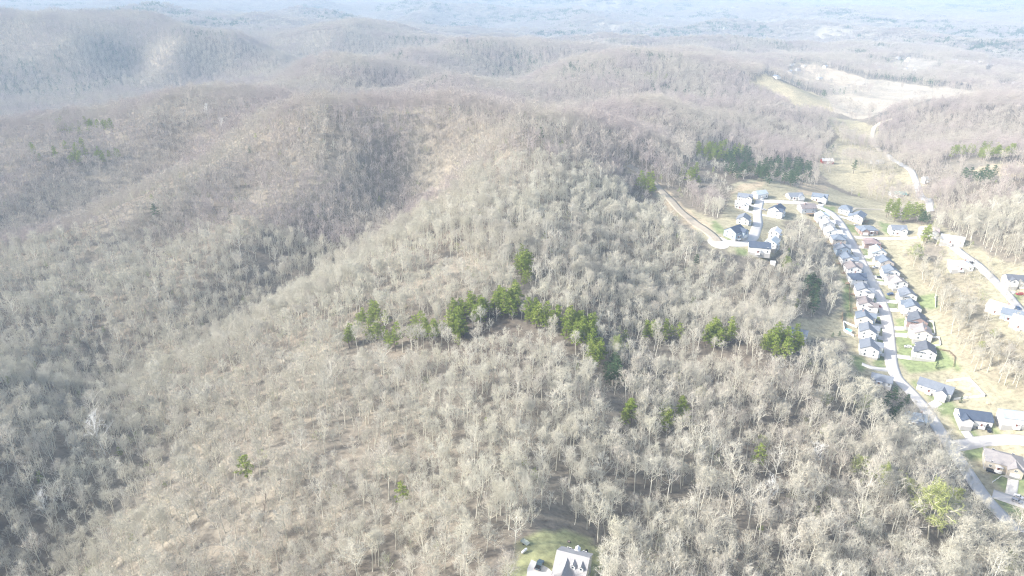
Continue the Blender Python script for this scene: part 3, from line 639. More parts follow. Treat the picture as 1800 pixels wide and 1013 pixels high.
PM = [shape_meshes(t, 'pine_tree', 'bark_dark', 'pine') for t in PINE]; DM = [shape_meshes(t, 'dark_pine', 'bark_dark', 'pine_dark') for t in PINE]; CM = [shape_meshes(t, 'conifer', 'bark_dark', 'pine_dark') for t in CONE]
rng = np.random.default_rng(9)
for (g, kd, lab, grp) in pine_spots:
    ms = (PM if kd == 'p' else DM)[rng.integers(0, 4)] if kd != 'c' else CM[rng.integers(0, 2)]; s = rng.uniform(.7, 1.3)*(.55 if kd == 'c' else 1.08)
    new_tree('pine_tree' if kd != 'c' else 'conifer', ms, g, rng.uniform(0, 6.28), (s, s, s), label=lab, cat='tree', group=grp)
print('TREES', len(x1), len(pine_spots))

if STAGE != 'town':
    fp = np.array([g for g, *_ in far_pines]); kk = np.array([(0 if k_[1] == 'p' else 1) for k_ in far_pines]); rp = rng.uniform(0, 6.28, len(fp)); sp_ = rng.uniform(.9, 1.35, len(fp))
    dp = proto_collection('distant_pine', [(PINE[0], [M['bark_dark'], M['pine']]), (PINE[1], [M['bark_dark'], M['pine_dark']])])
    scatter('distant_pines', dp, fp, np.stack([0*rp, 0*rp, rp], 1), np.stack([sp_]*3, 1), kk)

LG = [(1045,826,12),(1290,835,25),(352,718,10),(1180,985,-30),(640,935,35),(1320,1000,40),(205,716,5)]
lgm = MB().cyl((0, .28), .26, (-6, 6), 'y', 8).cyl((.0, .9), .1, (1, 2.5), 'y', 6); lgd = None
for (a, b_, dg) in LG:
    g = ground([a], [b_])[0]; e = 5.0; rzz = R(dg); r = empty('fallen_log', tuple(g), rzz, label='', cat='log')
    r['label'] = {1045:'fallen trunk lying in the gap below the left lower gully pines',1290:'long fallen trunk under the large pale trees of the right woods',352:'fallen trunk across the lower left slope',1180:'fallen trunk right of the dormered house near the bottom edge',640:'fallen trunk near the bottom edge left of the dormered house',1320:'fallen trunk in the bottom right woods near the frame edge',205:'dark fallen trunk in the hollow above the white-barked tree'}[a]
    if lgd is None: lgd = lgm.build('log', M['bark_dark'], r).data
    else: link('log', lgd, r)
    sl = float(HG(g[0]-5*math.sin(rzz), g[1]+5*math.cos(rzz))-HG(g[0]+5*math.sin(rzz), g[1]-5*math.cos(rzz)))/10; r.rotation_euler = (math.atan(sl), 0, rzz)

BUD = [(1632,940,1.75,'large rounded yellow-green budding tree near the bottom right corner'),(1590,872,.9,'upright green budding tree above the large yellow-green one'),(1550,862,1.0,'yellow-green budding tree left of the upright green one'),(1672,890,.95,'green budding tree right of the upright green one, by the road'),(1505,842,.9,'faint yellow-green tree among the large pale trees, right woods'),
 (1338,792,.8,'faint green tree in the middle of the right woods'),(1515,722,.8,'olive green tree in the shaded woods left of the lower street'),(1230,705,.8,'pale green tree right of the lower gully'),(1760,1003,.8,'yellow-green tree cut by the bottom edge near the right corner'),(1450,770,.7,'thin olive tree on the right slope'),(1085,625,.9,'soft green tree right of the pine belt tail'),
 (1395,545,.9,'soft green tree at the wood edge left of the backyards'),(1378,475,.9,'yellow-green tree just below the cul-de-sac houses'),(1450,712,.7,'small olive tree in the shaded right slope'),(1608,455,1.0,'olive green tree behind the middle of the right row'),(1722,612,.6,'olive bush on the straw slope right of the street'),(1745,590,.5,'small bush on the straw slope near the hillside road')]
BU = [shape_meshes(bare_tree(301, 15, 1.25, 2.3, fork=.25, n1=12, n2=7, n3=7, n4=6), 'budding_tree', 'bark', 'bud'), shape_meshes(bare_tree(302, 14, 1.1, 2.3, fork=.25, n1=12, n2=7, n3=7, n4=6), 'budding_tree', 'bark', 'bud')]
for i, (a, b_, s_, lab) in enumerate(BUD):
    g = ground([a], [b_+8])[0]; new_tree('budding_tree', BU[i % 2], g, a, (s_,)*3, label=lab, cat='tree')
# ------------------------------------------------------------------ roads and drives, laid on the ground
def dens(P, step):
    P = np.asarray(P, float); s = np.concatenate([[0], np.cumsum(np.hypot(*(P[1:, :2]-P[:-1, :2]).T))]); n = max(2, int(s[-1]/step)+1)
    q = np.linspace(0, s[-1], n); X = np.interp(q, s, P[:, 0]); Y = np.interp(q, s, P[:, 1])
    for _ in range(4 if n > 8 else 0): X[1:-1] = (X[:-2]+2*X[1:-1]+X[2:])/4; Y[1:-1] = (Y[:-2]+2*Y[1:-1]+Y[2:])/4
    return np.stack([X, Y], 1)
def ribbon(name, P, width, off, mat, kind='structure', across=5):
    """strip draped over the ground with a skirt along its edges"""
    T = np.gradient(P, axis=0); T /= np.linalg.norm(T, axis=1)[:, None]+1e-9; Nn = np.stack([-T[:, 1], T[:, 0]], 1)
    w = np.broadcast_to(np.asarray(width, float), (len(P),)); g = np.linspace(-.5, .5, across); g2 = np.concatenate([[-.5], g, [.5]])
    X = P[:, None] + Nn[:, None]*(g2[None, :, None]*w[:, None, None]); Z = HG(X[..., 0], X[..., 1]) + off; Z[:, 0] -= .5; Z[:, -1] -= .5
    V = np.concatenate([X, Z[..., None]], -1).reshape(-1, 3); k = across+2; i = np.arange(len(P)-1)[:, None]*k + np.arange(k-1)[None]
    F = np.stack([i, i+1, i+k+1, i+k], -1).reshape(-1, 4)
    me = bpy.data.meshes.new(name); set_mesh(me, V, F[:, ::-1].copy(), [mat]); return tag(link(name, me), kind=kind)
def road_mat(name, col, v=.12):
    m, t, b = newmat(name, .9, .2); n = noise_tex(t, .4, 5, 'world'); n2 = noise_tex(t, .06, 3, 'world')
    c = mix(t, tuple(x*(1-v) for x in col), tuple(x*(1+v) for x in col), n); c = mix(t, c, ramp(t, n2, [(.35, (.86, .86, .87)), (.65, (1, 1, 1))]), 1.0, 'MULTIPLY'); t.links.new(c, b.inputs['Base Color']); return m
M['road'] = road_mat('worn_concrete', (.64, .62, .58)); M['drive'] = road_mat('driveway_concrete', (.66, .64, .59)); M['gravel'] = road_mat('gravel_track', (.50, .45, .36), .2)
M['soil'] = road_mat('bare_cut_soil', (.40, .355, .28), .3)
M['asphalt_old'] = road_mat('bleached_asphalt', (.44, .44, .43))
MAIN = [(1790,935),(1760,905),(1735,880),(1700,830),(1665,778),(1630,722),(1600,688),(1575,664),(1567,640),(1564,610),(1561,575),(1556,550),(1546,520),(1532,495),(1515,460),(1498,428),(1486,405),(1475,388),(1462,374),(1445,366),(1425,359),(1390,356),(1350,354),(1335,354)]
ROADS = [('street', MAIN, 8.2, 'road'), ('street', [(1336,352),(1331,372),(1333,392),(1326,415),(1312,428),(1290,429),(1262,425)], 8.0, 'road'),
 ('side_street', [(1672,784),(1697,782),(1720,776),(1755,773),(1790,772),(1830,780),(1900,800)], 8.5, 'road'), ('side_street', [(1745,868),(1772,877),(1800,886),(1860,905)], 7.5, 'road'),
 ('hillside_road', [(1667,426),(1688,444),(1718,464),(1745,490),(1772,518),(1795,545),(1830,590),(1880,660)], 6.5, 'asphalt_old'),
 ('valley_road', [(1578,205),(1552,214),(1537,224),(1533,240),(1538,254),(1548,266)], 7, 'gravel'), ('valley_road', [(1560,272),(1585,290),(1602,300),(1612,325),(1625,350),(1636,372)], 6.5, 'asphalt_old'),
 ('gravel_track', [(1490,376),(1506,366),(1549,368),(1580,378)], 4, 'gravel'), ('gravel_track', [(1502,417),(1550,419),(1585,419),(1612,418)], 5, 'drive'), ('dirt_track', [(1104,290),(1140,312),(1180,352),(1212,384),(1240,405),(1262,425)], 8.5, 'soil'),
 ('gravel_track', [(1568,650),(1548,650),(1528,646),(1515,640)], 4.5, 'drive')]
GR = {}
street_pts = []
for i, (nm, px, w, mt) in enumerate(ROADS):
    G = ground([p[0] for p in px], [p[1] for p in px]); P = dens(G, 2.5); ribbon(nm, P, w, .16+.012*(i % 5), M[mt])
    if nm != 'dirt_track' and 'valley' not in nm: street_pts.append(P)
cul = ground([1263], [426])[0]
cd = MB(); 
CAV = []
for k in range(24):
    a = k*2*math.pi/24; CAV.append((cul[0]+8.5*math.cos(a), cul[1]+8.5*math.sin(a)))
zc = HG(np.array([p[0] for p in CAV]), np.array([p[1] for p in CAV])); c0 = float(HG(cul[0], cul[1]))
cv = [(p[0], p[1], float(z)+.22) for p, z in zip(CAV, zc)]
tm = bpy.data.meshes.new('turning_circle'); tm.from_pydata([(cul[0], cul[1], c0+.25)]+cv, [], [(0, i+1, (i+1) % 24+1) for i in range(24)]); tm.materials.append(M['road']); tag(link('turning_circle', tm), kind='structure')
SP = np.concatenate(street_pts); ST_T = np.concatenate([np.gradient(p, axis=0) for p in street_pts]); ST_T /= np.linalg.norm(ST_T, axis=1)[:, None]
def nearest_street(x, y):
    k = np.argmin(np.hypot(SP[:, 0]-x, SP[:, 1]-y)); return SP[k], ST_T[k]

# ------------------------------------------------------------------ houses
WALLC = {'white': (.80,.79,.76), 'cream': (.72,.68,.58), 'grey': (.52,.54,.56), 'beige': (.56,.50,.41), 'brick': (.37,.27,.24), 'blue': (.34,.41,.49), 'tan': (.58,.52,.46), 'red': (.33,.08,.06), 'teal': (.36,.52,.50)}
ROOFC = {'grey': (.21,.235,.27), 'navy': (.085,.11,.155), 'brown': (.25,.225,.22), 'light': (.50,.51,.51), 'slate': (.19,.225,.27), 'pale': (.40,.46,.50), 'tan': (.34,.32,.31), 'redbrown': (.29,.23,.225), 'teal': (.30,.50,.46), 'white': (.72,.73,.73), 'dark': (.14,.155,.18), 'pink': (.46,.39,.37), 'palestone': (.37,.365,.36)}
WM, RM = {}, {}
for k_, c_ in WALLC.items():
    m, t, b = newmat('siding_'+k_, .75, .25); g = N(t, 'ShaderNodeTexCoord'); wv = N(t, 'ShaderNodeTexWave', bands_direction='Z'); wv.inputs['Scale'].default_value = 1.4; t.links.new(g.outputs['Object'], wv.inputs['Vector'])
    c = mix(t, tuple(x*.93 for x in c_), c_, noise_tex(t, .8, 4)); t.links.new(c, b.inputs['Base Color']); bp = N(t, 'ShaderNodeBump'); bp.inputs['Strength'].default_value = .25; bp.inputs['Distance'].default_value = .05
    t.links.new(wv.outputs['Fac'], bp.inputs['Height']); t.links.new(bp.outputs[0], b.inputs['Normal']); WM[k_] = m
for k_, c_ in ROOFC.items():
    m, t, b = newmat('shingles_'+k_, .9, .15); c = mix(t, tuple(x*.72 for x in c_), tuple(min(1, x*1.25) for x in c_), noise_tex(t, 3.0, 5)); c = mix(t, c, ramp(t, noise_tex(t, .35, 3), [(.3, (.85,.86,.88)), (.7, (1.08,1.06,1.04))]), 1.0, 'MULTIPLY')
    t.links.new(c, b.inputs['Base Color']); RM[k_] = m
M['glass'], t, b = newmat('window_glass', .12, .6); b.inputs['Base Color'].default_value = (.05,.065,.08,1)
M['trim'] = simple('white_trim', (.80,.80,.78), .6, .04); M['garage'] = simple('garage_door_paint', (.76,.75,.72), .6, .05); M['door'] = simple('front_door_paint', (.20,.07,.05), .5, .1)
M['wood'] = simple('deck_wood', (.34,.25,.17), .8, .25, 3); M['vinyl'] = simple('white_vinyl', (.82,.82,.80), .5, .03); M['stone'] = simple('foundation_block', (.42,.41,.39), .9, .15, 2); M['brown_wood'] = simple('brown_fence_wood', (.24,.17,.12), .85, .2, 3)
def gable_roof(mb, x0, x1, D, ze, rise, o=.45, th=.22, axis='x', c=0.0, oe=.4):
    zo = ze - rise*(o/(D/2)); pts = [(c-D/2-o, zo), (c, ze+rise), (c+D/2+o, zo), (c+D/2+o, zo-th), (c, ze+rise-th*1.15), (c-D/2-o, zo-th)]
    mb.prism([(p[0], p[1]) for p in pts[:2]+[pts[4], pts[5]]], axis, x0-oe, x1+oe); mb.prism([(p[0], p[1]) for p in [pts[1], pts[2], pts[3], pts[4]]], axis, x0-oe, x1+oe)
def add_window(root, x, y, z, w, h, nrm):
    """nrm: '-y', '+y', '-x', '+x'; (x, y) on the wall face"""
    f = MB(); p = MB(); e = .07; q = .10
    def bx(mb, a, b, z0, z1, d0, d1):
        if nrm[1] == 'y': s = 1 if nrm[0] == '+' else -1; mb.box(x+a, x+b, min(y+s*d0, y+s*d1), max(y+s*d0, y+s*d1), z0, z1)
        else: s = 1 if nrm[0] == '+' else -1; mb.box(min(x+s*d0, x+s*d1), max(x+s*d0, x+s*d1), y+a, y+b, z0, z1)
    bx(f, -w/2-.09, -w/2, z-.09, z+h+.09, -.05, e); bx(f, w/2, w/2+.09, z-.09, z+h+.09, -.05, e); bx(f, -w/2, w/2, z+h, z+h+.09, -.05, e); bx(f, -w/2, w/2, z-.09, z, -.05, e); bx(f, -w/2, w/2, z+h*.48, z+h*.53, .01, e-.01)
    bx(p, -w/2, w/2, z, z+h, -.05, .02); fo = f.build('window', M['trim'], root); p.build('pane', M['glass'], fo)
def make_house(loc, yaw, L, D, h, rise, wall, roof, label, style='gable', wing=None, mirror=1, deck=True, chimney=False, dormers=0, two=True, detail=1, cat='house', wrise=None):
    r = empty('house', loc, yaw, label=label, cat=cat); wm, rm = WM[wall], RM[roof]
    w = MB()
    if style == 'hip': w.box(-L/2, L/2, -D/2, D/2, 0, h)
    else: w.prism([(-D/2, 0), (D/2, 0), (D/2, h-.02), (0, h+rise-.14), (-D/2, h-.02)], 'x', -L/2, L/2)
    w.build('wall', wm, r); MB().box(-L/2+.03, L/2-.03, -D/2+.03, D/2-.03, -3.6, 0.0).build('foundation', M['stone'], r)
    rb = MB()
    if style == 'hip':
        o = .45; a, b = L/2+o, D/2+o; ri = max(.5, L/2-D/2); zt = h+rise; z0 = h-.03
        rb.v = [(-a,-b,z0),(a,-b,z0),(a,b,z0),(-a,b,z0),(-ri,0,zt),(ri,0,zt),(-a,-b,z0-.2),(a,-b,z0-.2),(a,b,z0-.2),(-a,b,z0-.2)]
        rb.f = [(0,1,5,4),(1,2,5),(2,3,4,5),(3,0,4),(0,6,7,1),(1,7,8,2),(2,8,9,3),(3,9,6,0),(6,9,8,7)]
    else: gable_roof(rb, -L/2, L/2, D, h, rise)
    ro = rb.build('roof', rm, r)
    if chimney: MB().box(L*.18, L*.18+.9, .6, 1.5, h, h+rise+.9).build('chimney', WM['brick'], ro)
    if wing:
        wx, ww, wd = wing; wx *= mirror; wh = h-.25 if h > 4 else h-.1; wr = min(rise*.8, ww*.34) if not wrise else wrise
        MB().prism([(wx-ww/2, -.0), (wx+ww/2, -.0), (wx+ww/2, wh), (wx, wh+wr-.12), (wx-ww/2, wh)], 'y', -D/2-wd, -D/2+.6).build('wing', wm, r)
        MB().box(wx-ww/2+.03, wx+ww/2-.03, -D/2-wd+.03, -D/2-.05, -3.0, -.004).build('foundation', M['stone'], r)
        g = MB(); gable_roof(g, -D/2-wd, -D*.08, ww, wh+.02, wr, axis='y', c=wx, oe=.35); g.build('wing_roof', rm, r)
        gd = MB().box(wx-2.3, wx+2.3, -D/2-wd-.06, -D/2-wd+.02, .05, 2.3)
        for k in range(1, 4): gd.box(wx-2.25, wx+2.25, -D/2-wd-.085, -D/2-wd-.06, .05+k*.56, .09+k*.56)
        gd.build('garage_door', M['garage'], r)
        if h > 4: add_window(r, wx, -D/2-wd, 3.3, 1.4, 1.2, '-y')
    dx = -(wing[0]*mirror if wing else 2)*.55
    MB().box(dx-.5, dx+.5, -D/2-.06, -D/2+.02, .1, 2.2).build('door', M['door'], r)
    pb = MB().box(dx-1.6, dx+1.6, -D/2-1.5, -D/2-.0, -1.2, .08)
    for sx in (-1.45, 1.45): pb.box(dx+sx-.08, dx+sx+.08, -D/2-1.4, -D/2-1.24, .08, 2.55)
    pb.box(dx-1.8, dx+1.8, -D/2-1.7, -D/2-.002, 2.55, 2.7); pb.build('porch', M['trim'], r)
    if detail:
        lv = [.9] + ([3.6] if h > 4 else [])
        for z in lv:
            for sx in (-1, 1):
                for yy in ((-D*.25, D*.22) if detail > 0 else (0,)): add_window(r, sx*L/2, yy, z, 1.05, 1.35, '+x' if sx > 0 else '-x')
            for k in range(2):
                xw = (-.5+k)*L*.52
                add_window(r, xw, D/2, z, 1.3, 1.35, '+y')
            xx = -L/2*.72*mirror*(1 if (wing and wing[0] > 0) else -1)
            add_window(r, xx, -D/2, z, 1.2, 1.35, '-y')
    if deck:
        dk = MB().box(-L*.28, L*.2, D/2+.004, D/2+3.4, -.25, -.05)
        for sx in np.linspace(-L*.27, L*.19, 4): dk.box(sx-.06, sx+.06, D/2+3.25, D/2+3.37, -3.0, .9)
        dk.box(-L*.28, L*.2, D/2+3.27, D/2+3.35, .85, .93).box(-L*.28, -L*.28+.08, D/2+.02, D/2+3.3, .85, .93).box(L*.2-.08, L*.2, D/2+.02, D/2+3.3, .85, .93); dk.build('deck', M['wood'], r)
    for k in range(dormers):
        x = L*(.08+.26*k); yb, yf = -D*.08, -D*.32; zf = h+rise*(1-.32*2)
        dm = MB().prism([(x-.85, zf-.3), (x+.85, zf-.3), (x+.85, zf+1.25), (x, zf+1.95), (x-.85, zf+1.25)], 'y', yf, yb); d_ = dm.build('dormer', M['trim'], r)
        g = MB(); gable_roof(g, yf, yb+.3, 1.7, zf+1.27, .72, o=.15, th=.1, axis='y', c=x, oe=.15); g.build('dormer_roof', rm, d_)
        pn = MB().box(x-.35, x+.35, yf-.03, yf+.01, zf+.35, zf+1.15); pn.build('pane', M['glass'], d_)
    return r
ROW = 'S'
HS = [ # column, row, length, depth, wall height, rise, wall, roof, yaw (S: along its street), style, wing, label
 (1525,617,13,11.5,5.4,3.0,'white','grey',ROW,'gable',(4,6,3),'white two-storey house with grey roof, nearest of the row left of the street'),
 (1522,588,12,10.5,5.4,3.0,'white','grey',ROW,'gable',(3.5,6,2.5),'white house with grey roof beside the backyard pool, second nearest of the left row'),
 (1516,566,12,11,5.4,3.2,'cream','slate',ROW,'gable',(3.5,6,2.5),'cream house with slate roof just up the street from the pool yard'),
 (1519,540,12,10.5,4.8,2.8,'white','brown',ROW,'gable',(-3.5,6,2.5),'white house with brown roof and a dark conifer in its front yard'),
 (1514,516,12,10.5,5.2,2.8,'white','grey',ROW,'gable',(-3.5,6,2),'white house with light grey roof just below the navy roofed one in the left row'),
 (1504,496,12,11,5.0,2.8,'grey','navy',ROW,'hip',(3.5,6,2),'house with a dark navy hipped roof in the left row'),
 (1496,478,12,10.5,5.0,2.8,'white','brown',ROW,'gable',(3.5,6,2.5),'white house with brown roof just above the navy hipped one in the left row'),
 (1487,461,11.5,10,5.0,2.6,'white','slate',ROW,'gable',(-3.5,6,2),'white house with slate blue roof, seventh up the left row'),
 (1478,444,11.5,10.5,5.2,2.8,'blue','grey',ROW,'gable',(3.5,6,2),'blue-grey sided house with grey roof in the upper half of the left row'),
 (1471,426,11.5,10.5,5.2,2.8,'tan','slate',ROW,'hip',(3.5,6,2),'house with slate hipped roof and pinkish gable in the upper left row'),
 (1460,413,11.5,10.5,5.2,2.8,'white','light',ROW,'gable',(-3.5,6,2),'white house with very pale roof in the upper left row'),
 (1452,399,11,10,5.0,2.6,'grey','light',ROW,'gable',(3.5,6,2),'light grey house partly behind treetops near the top of the left row'),
 (1443,386,11,10,5.2,2.8,'white','pale',ROW,'gable',(3.5,6,2),'white house at the upper bend, last of the left row'),
 (1417,369,14,11,4.6,3.0,'grey','brown',ROW,'gable',(-4,6,2),'low house with a broad grey-brown roof inside the upper bend'),
 (1396,345,14,10,3.2,2.4,'white','grey',ROW,'gable',(4,6,2),'white house with grey roof above the upper road'),
 (1440,349,14,10,4.4,2.6,'white','slate',ROW,'gable',(4,6,3),'white house with blue-grey roof and twin gables above the upper bend'),
 (1485,371,12,10,4.6,2.8,'grey','slate',ROW,'hip',None,'grey house with steep slate roof at the top of the street, right side'),
 (1507,384,15,11,4.6,2.8,'cream','slate',ROW,'gable',(4,6,2),'cream house with long slate roof, first of the right row at the top'),
 (1522,405,16,11,3.6,2.8,'brick','slate',ROW,'hip',(-4,6.5,3),'brick house with wide blue-grey hipped roof in the upper right row'),
 (1576,407,13,10,5.0,2.8,'white','grey',-8,'gable',(3,6,2),'white house with steep grey roof at the end of the pale drive'),
 (1631,409,14,10,4.0,2.4,'white','pink',-18,'gable',(3,6,2),'white house with pinkish roof right of the oval pine stand'),
 (1531,429,13,11,4.4,2.6,'brick','redbrown',ROW,'hip',(3.5,6,2),'house with red-brown roof and curved front walk in the right row'),
 (1541,446,13,10,5.0,2.6,'white','pale',ROW,'gable',(3.5,6,2),'white house with very pale roof just below the red-brown one'),
 (1553,465,12.5,10.5,5.2,2.8,'tan','slate',ROW,'gable',(-3.5,6,2),'tan house with slate roof in the middle of the right row'),
 (1563,482,12,10.5,5.2,2.8,'white','slate',ROW,'gable',(3.5,6,2),'white house with slate roof just above the beige roofed one in the right row'),
 (1576,500,12.5,10.5,4.6,2.6,'white','tan',ROW,'gable',(-3.5,6,2),'white house with beige roof in the middle of the right row'),
 (1592,523,12,10.5,5.2,2.8,'white','grey',ROW,'gable',(3.5,6,2),'white house with grey roof beside the green backyard of the right row'),
 (1600,545,12,10.5,5.2,2.8,'white','slate',ROW,'gable',(-3.5,6,2),'white gabled house, fourth from the bottom of the right row'),
 (1610,568,13,11,5.0,3.0,'brick','dark',ROW,'gable',(3.5,6.5,2),'brick fronted house with dark roof beside the upper white fenced yard'),
 (1618,591,12.5,11,5.0,2.8,'cream','tan',ROW,'gable',(-3.5,6,2),'cream house with tan roof beside the lower white fenced yard'),
 (1624,622,13,11.5,5.0,3.0,'white','dark',ROW,'gable',(3.5,6,2),'white house with dark roof, nearest of the right row'),
 (1643,684,19,10.5,3.4,2.8,'white','grey',-42,'gable',(4.5,6,2.5),'long white house with grey roof in front of the large white fenced yard'),
 (1708,738,17,11,4.0,3.0,'white','navy',-14,'gable',(-5.5,6,2.5),'white house with navy roof and two white gables above the side street'),
 (1783,742,17,9.5,5.4,2.4,'white','pale',-14,'gable',None,'long white two-storey house with pale blue-grey roof at the right edge'),
 (1761,815,18,13,4.2,3.2,'beige','tan',-28,'hip',(4.5,7,3),'large house with brown-grey roofs on the lot below the side street'),
 (1606,740,13,9,3.4,2.6,'white','pale',-20,'gable',None,'low house with pale grey roof half hidden by trees left of the lower street'),
 (1548,670,12,9,3.0,2.4,'grey','grey',-30,'gable',None,'grey roofed house behind treetops left of the street junction'),
 (1309,349,13,10,4.4,2.6,'white','grey',-25,'gable',(4,6,2),'grey roofed white house left of the top of the cul-de-sac, rear one of two'),
 (1303,361,12,9,4.2,2.6,'white','light',-15,'gable',(3,6,2),'white gabled house left of the cul-de-sac, front one of two near its top'),
 (1335,343,12,9,4.2,2.6,'white','pale',20,'gable',None,'pale roofed white house at the very end of the upper road'),
 (1364,374,14,11,5.8,3.2,'white','navy',50,'gable',(-4,6,2),'white house with navy roof and tall side wall, right of the cul-de-sac'),
 (1306,388,12,10,4.2,2.8,'white','grey',65,'gable',None,'white front gabled house with grey roof halfway down the cul-de-sac'),
 (1290,412,13,11,5.4,3.2,'blue','navy',40,'gable',(3.5,6,3),'large blue sided house with navy roof at the foot of the cul-de-sac'),
 (1333,442,16,10.5,4.6,3.0,'white','navy',-14,'gable',None,'white house with dark navy roof at the bottom of the cul-de-sac'),
 (1356,433,11,9,4.6,2.6,'white','pale',55,'gable',None,'white house with pale blue roof behind the navy roofed one at the cul-de-sac bottom'),
 (1361,415,11,8,4.6,2.4,'white','white',60,'gable',None,'white house with white roof at the wood edge right of the cul-de-sac'),
 (1672,424,17,9.5,3.4,2.6,'white','light',-32,'gable',None,'long white house with light grey roof at the top of the hillside road'),
 (1686,469,15,12,3.6,2.4,'white','white',-12,'hip',None,'white roofed house in the trees below the hillside road'),
 (1783,497,15,10,4.6,2.8,'white','dark',-12,'gable',(-4,6,2),'white house with dark roof above the hillside road at the right edge'),
 (1757,545,15,11,4.0,3.0,'white','white',-55,'gable',None,'white house with white roof below the hillside road, upper of two'),
 (1776,556,12,9,4.4,2.6,'blue','slate',-40,'gable',None,'pale blue house with slate roof between two white ones below the hillside road'),
 (1797,571,13,11,5.0,2.6,'white','white',-50,'gable',None,'white flat-looking house at the right edge below the hillside road'),
 (1401,590,12,9,3.0,2.2,'grey','slate',-30,'gable',None,'lone grey roofed house among trees left of the backyards'),
 (1577,341,16,9,3.0,2.2,'white','teal',-5,'gable',None,'long white building with a teal roof in the valley field'),
 (1628,316,9,7,3.0,2.0,'white','light',10,'gable',None,'small white house beside the valley road'),
 (1541,284,14,9,3.0,1.8,'grey','light',-10,'gable',None,'pale roofed house among trees in the valley'),
]
NEARW = {}
hspots = []
for (u, v, L, D, h, rise, wl, rf, yw, st, wing, lab) in HS:
    g = ground([u], [v+4])[0]; sp, stt = nearest_street(g[0], g[1])
    if yw == ROW:
        tx = stt.copy(); fr = np.array([tx[1], -tx[0]])
        if fr @ (sp-g[:2]) < 0: tx = -tx
        yaw = math.atan2(tx[1], tx[0])
    else:
        yaw = R(yw); fr = np.array([math.sin(yaw), -math.cos(yaw)])
    zz = float(np.max(HG(g[0]+np.array([-4, 4, 4, -4]), g[1]+np.array([-4, -4, 4, 4])))); hspots.append((g[0], g[1], L, D, yaw, lab))
    far = g[1] > 900
    make_house((g[0], g[1], max(zz-.25, g[2]+.15)), yaw, L, D, h, rise, wl, rf, lab, st, wing, 1, deck=(yw == ROW and not far), chimney=(len(lab) % 5 == 0), detail=0 if far else 1)
    # its drive
    if wing or st == 'hip' and yw == ROW:
        wx = wing[0] if wing else 2; f = np.array([math.sin(yaw), -math.cos(yaw)]); X = np.array([math.cos(yaw), math.sin(yaw)]); p0 = g[:2] + X*wx + f*(D/2+(wing[2] if wing else 0)+.3)
        sp, stt = nearest_street(*(p0+f*6)); dist = np.linalg.norm(sp-p0)
        if 4 < dist < 42: ribbon('driveway', dens([p0, p0+(sp-p0)*.35+f*1.0, sp], 1.5), 5.0, .08, M['drive'])
# far small houses
far_hs = [(1375,131,'white','pale'),(1388,127,'white','white'),(1402,124,'grey','light'),(1372,124,'white','light'),(1365,137,'white','slate'),(1412,118,'white','white'),(1392,116,'white','light'),(1512,149,'cream','white'),(1597,104,'white','white'),(1562,91,'white','light'),(1590,82,'white','white'),(1614,84,'white','light'),
 (1678,107,'white','white'),(1700,110,'white','light'),(1716,112,'white','white'),(1745,114,'white','light'),(1762,112,'white','pale'),(1782,148,'white','white'),(1760,155,'white','light'),(1468,97,'white','white'),(1482,103,'white','light'),(1260,53,'white','white'),(1275,51,'white','white'),(1600,118,'white','light'),(1170,43,'white','white'),(1330,26,'white','white')]
_rh = np.random.default_rng(3)
far_hs += [(float(_rh.uniform(1440, 1795)), float(_rh.uniform(62, 142)), 'white', ['white', 'light', 'pale', 'slate'][i % 4]) for i in range(26)]
GF = ground([a[0] for a in far_hs], [a[1] for a in far_hs]); proto_h = {}
for (u, v, wl, rf), g in zip(far_hs, GF):
    sc_ = 1.0 if g[1] < 3500 else 1.4
    r = empty('house', tuple(g), R((u*37) % 180), label='', cat='house', group='far off houses across the valley'); r.scale = (sc_,)*3
    if (wl, rf) not in proto_h:
        a = MB().prism([(-4.5, -2), (4.5, -2), (4.5, 3.6), (0, 5.9), (-4.5, 3.6)], 'x', -7.5, 7.5).build('wall', WM[wl], r); b = MB(); gable_roof(b, -7.5, 7.5, 9, 3.65, 2.4); b = b.build('roof', RM[rf], r); proto_h[(wl, rf)] = (a.data, b.data)
    else: link('wall', proto_h[(wl, rf)][0], r); link('roof', proto_h[(wl, rf)][1], r)
    r['label'] = ('tiny white house in the cluster above the pale hill field' if u < 1420 and v > 110 else 'tiny white house strung along the far edge at the right' if u > 1660 else 'tiny white house scattered in the far hazy woods' if v < 60 else 'tiny white house among the hazy far woods beyond the white field'); r['group'] = r['label'].replace('house', 'houses')
# barn
g = ground([1453], [287])[0]; rt = empty('barn', tuple(g), R(-6), label='small red barn with a white metal roof at the edge of the valley field', cat='barn')
MB().prism([(-5, -2), (5, -2), (5, 4.0), (0, 6.2), (-5, 4.0)], 'x', -7, 7).build('wall', WM['red'], rt); b = MB(); gable_roof(b, -7, 7, 10, 4.05, 2.3); b.build('roof', RM['white'], rt); MB().box(-1.8, 1.8, -5.08, -4.98, 0, 3.2).build('door', M['trim'], rt)

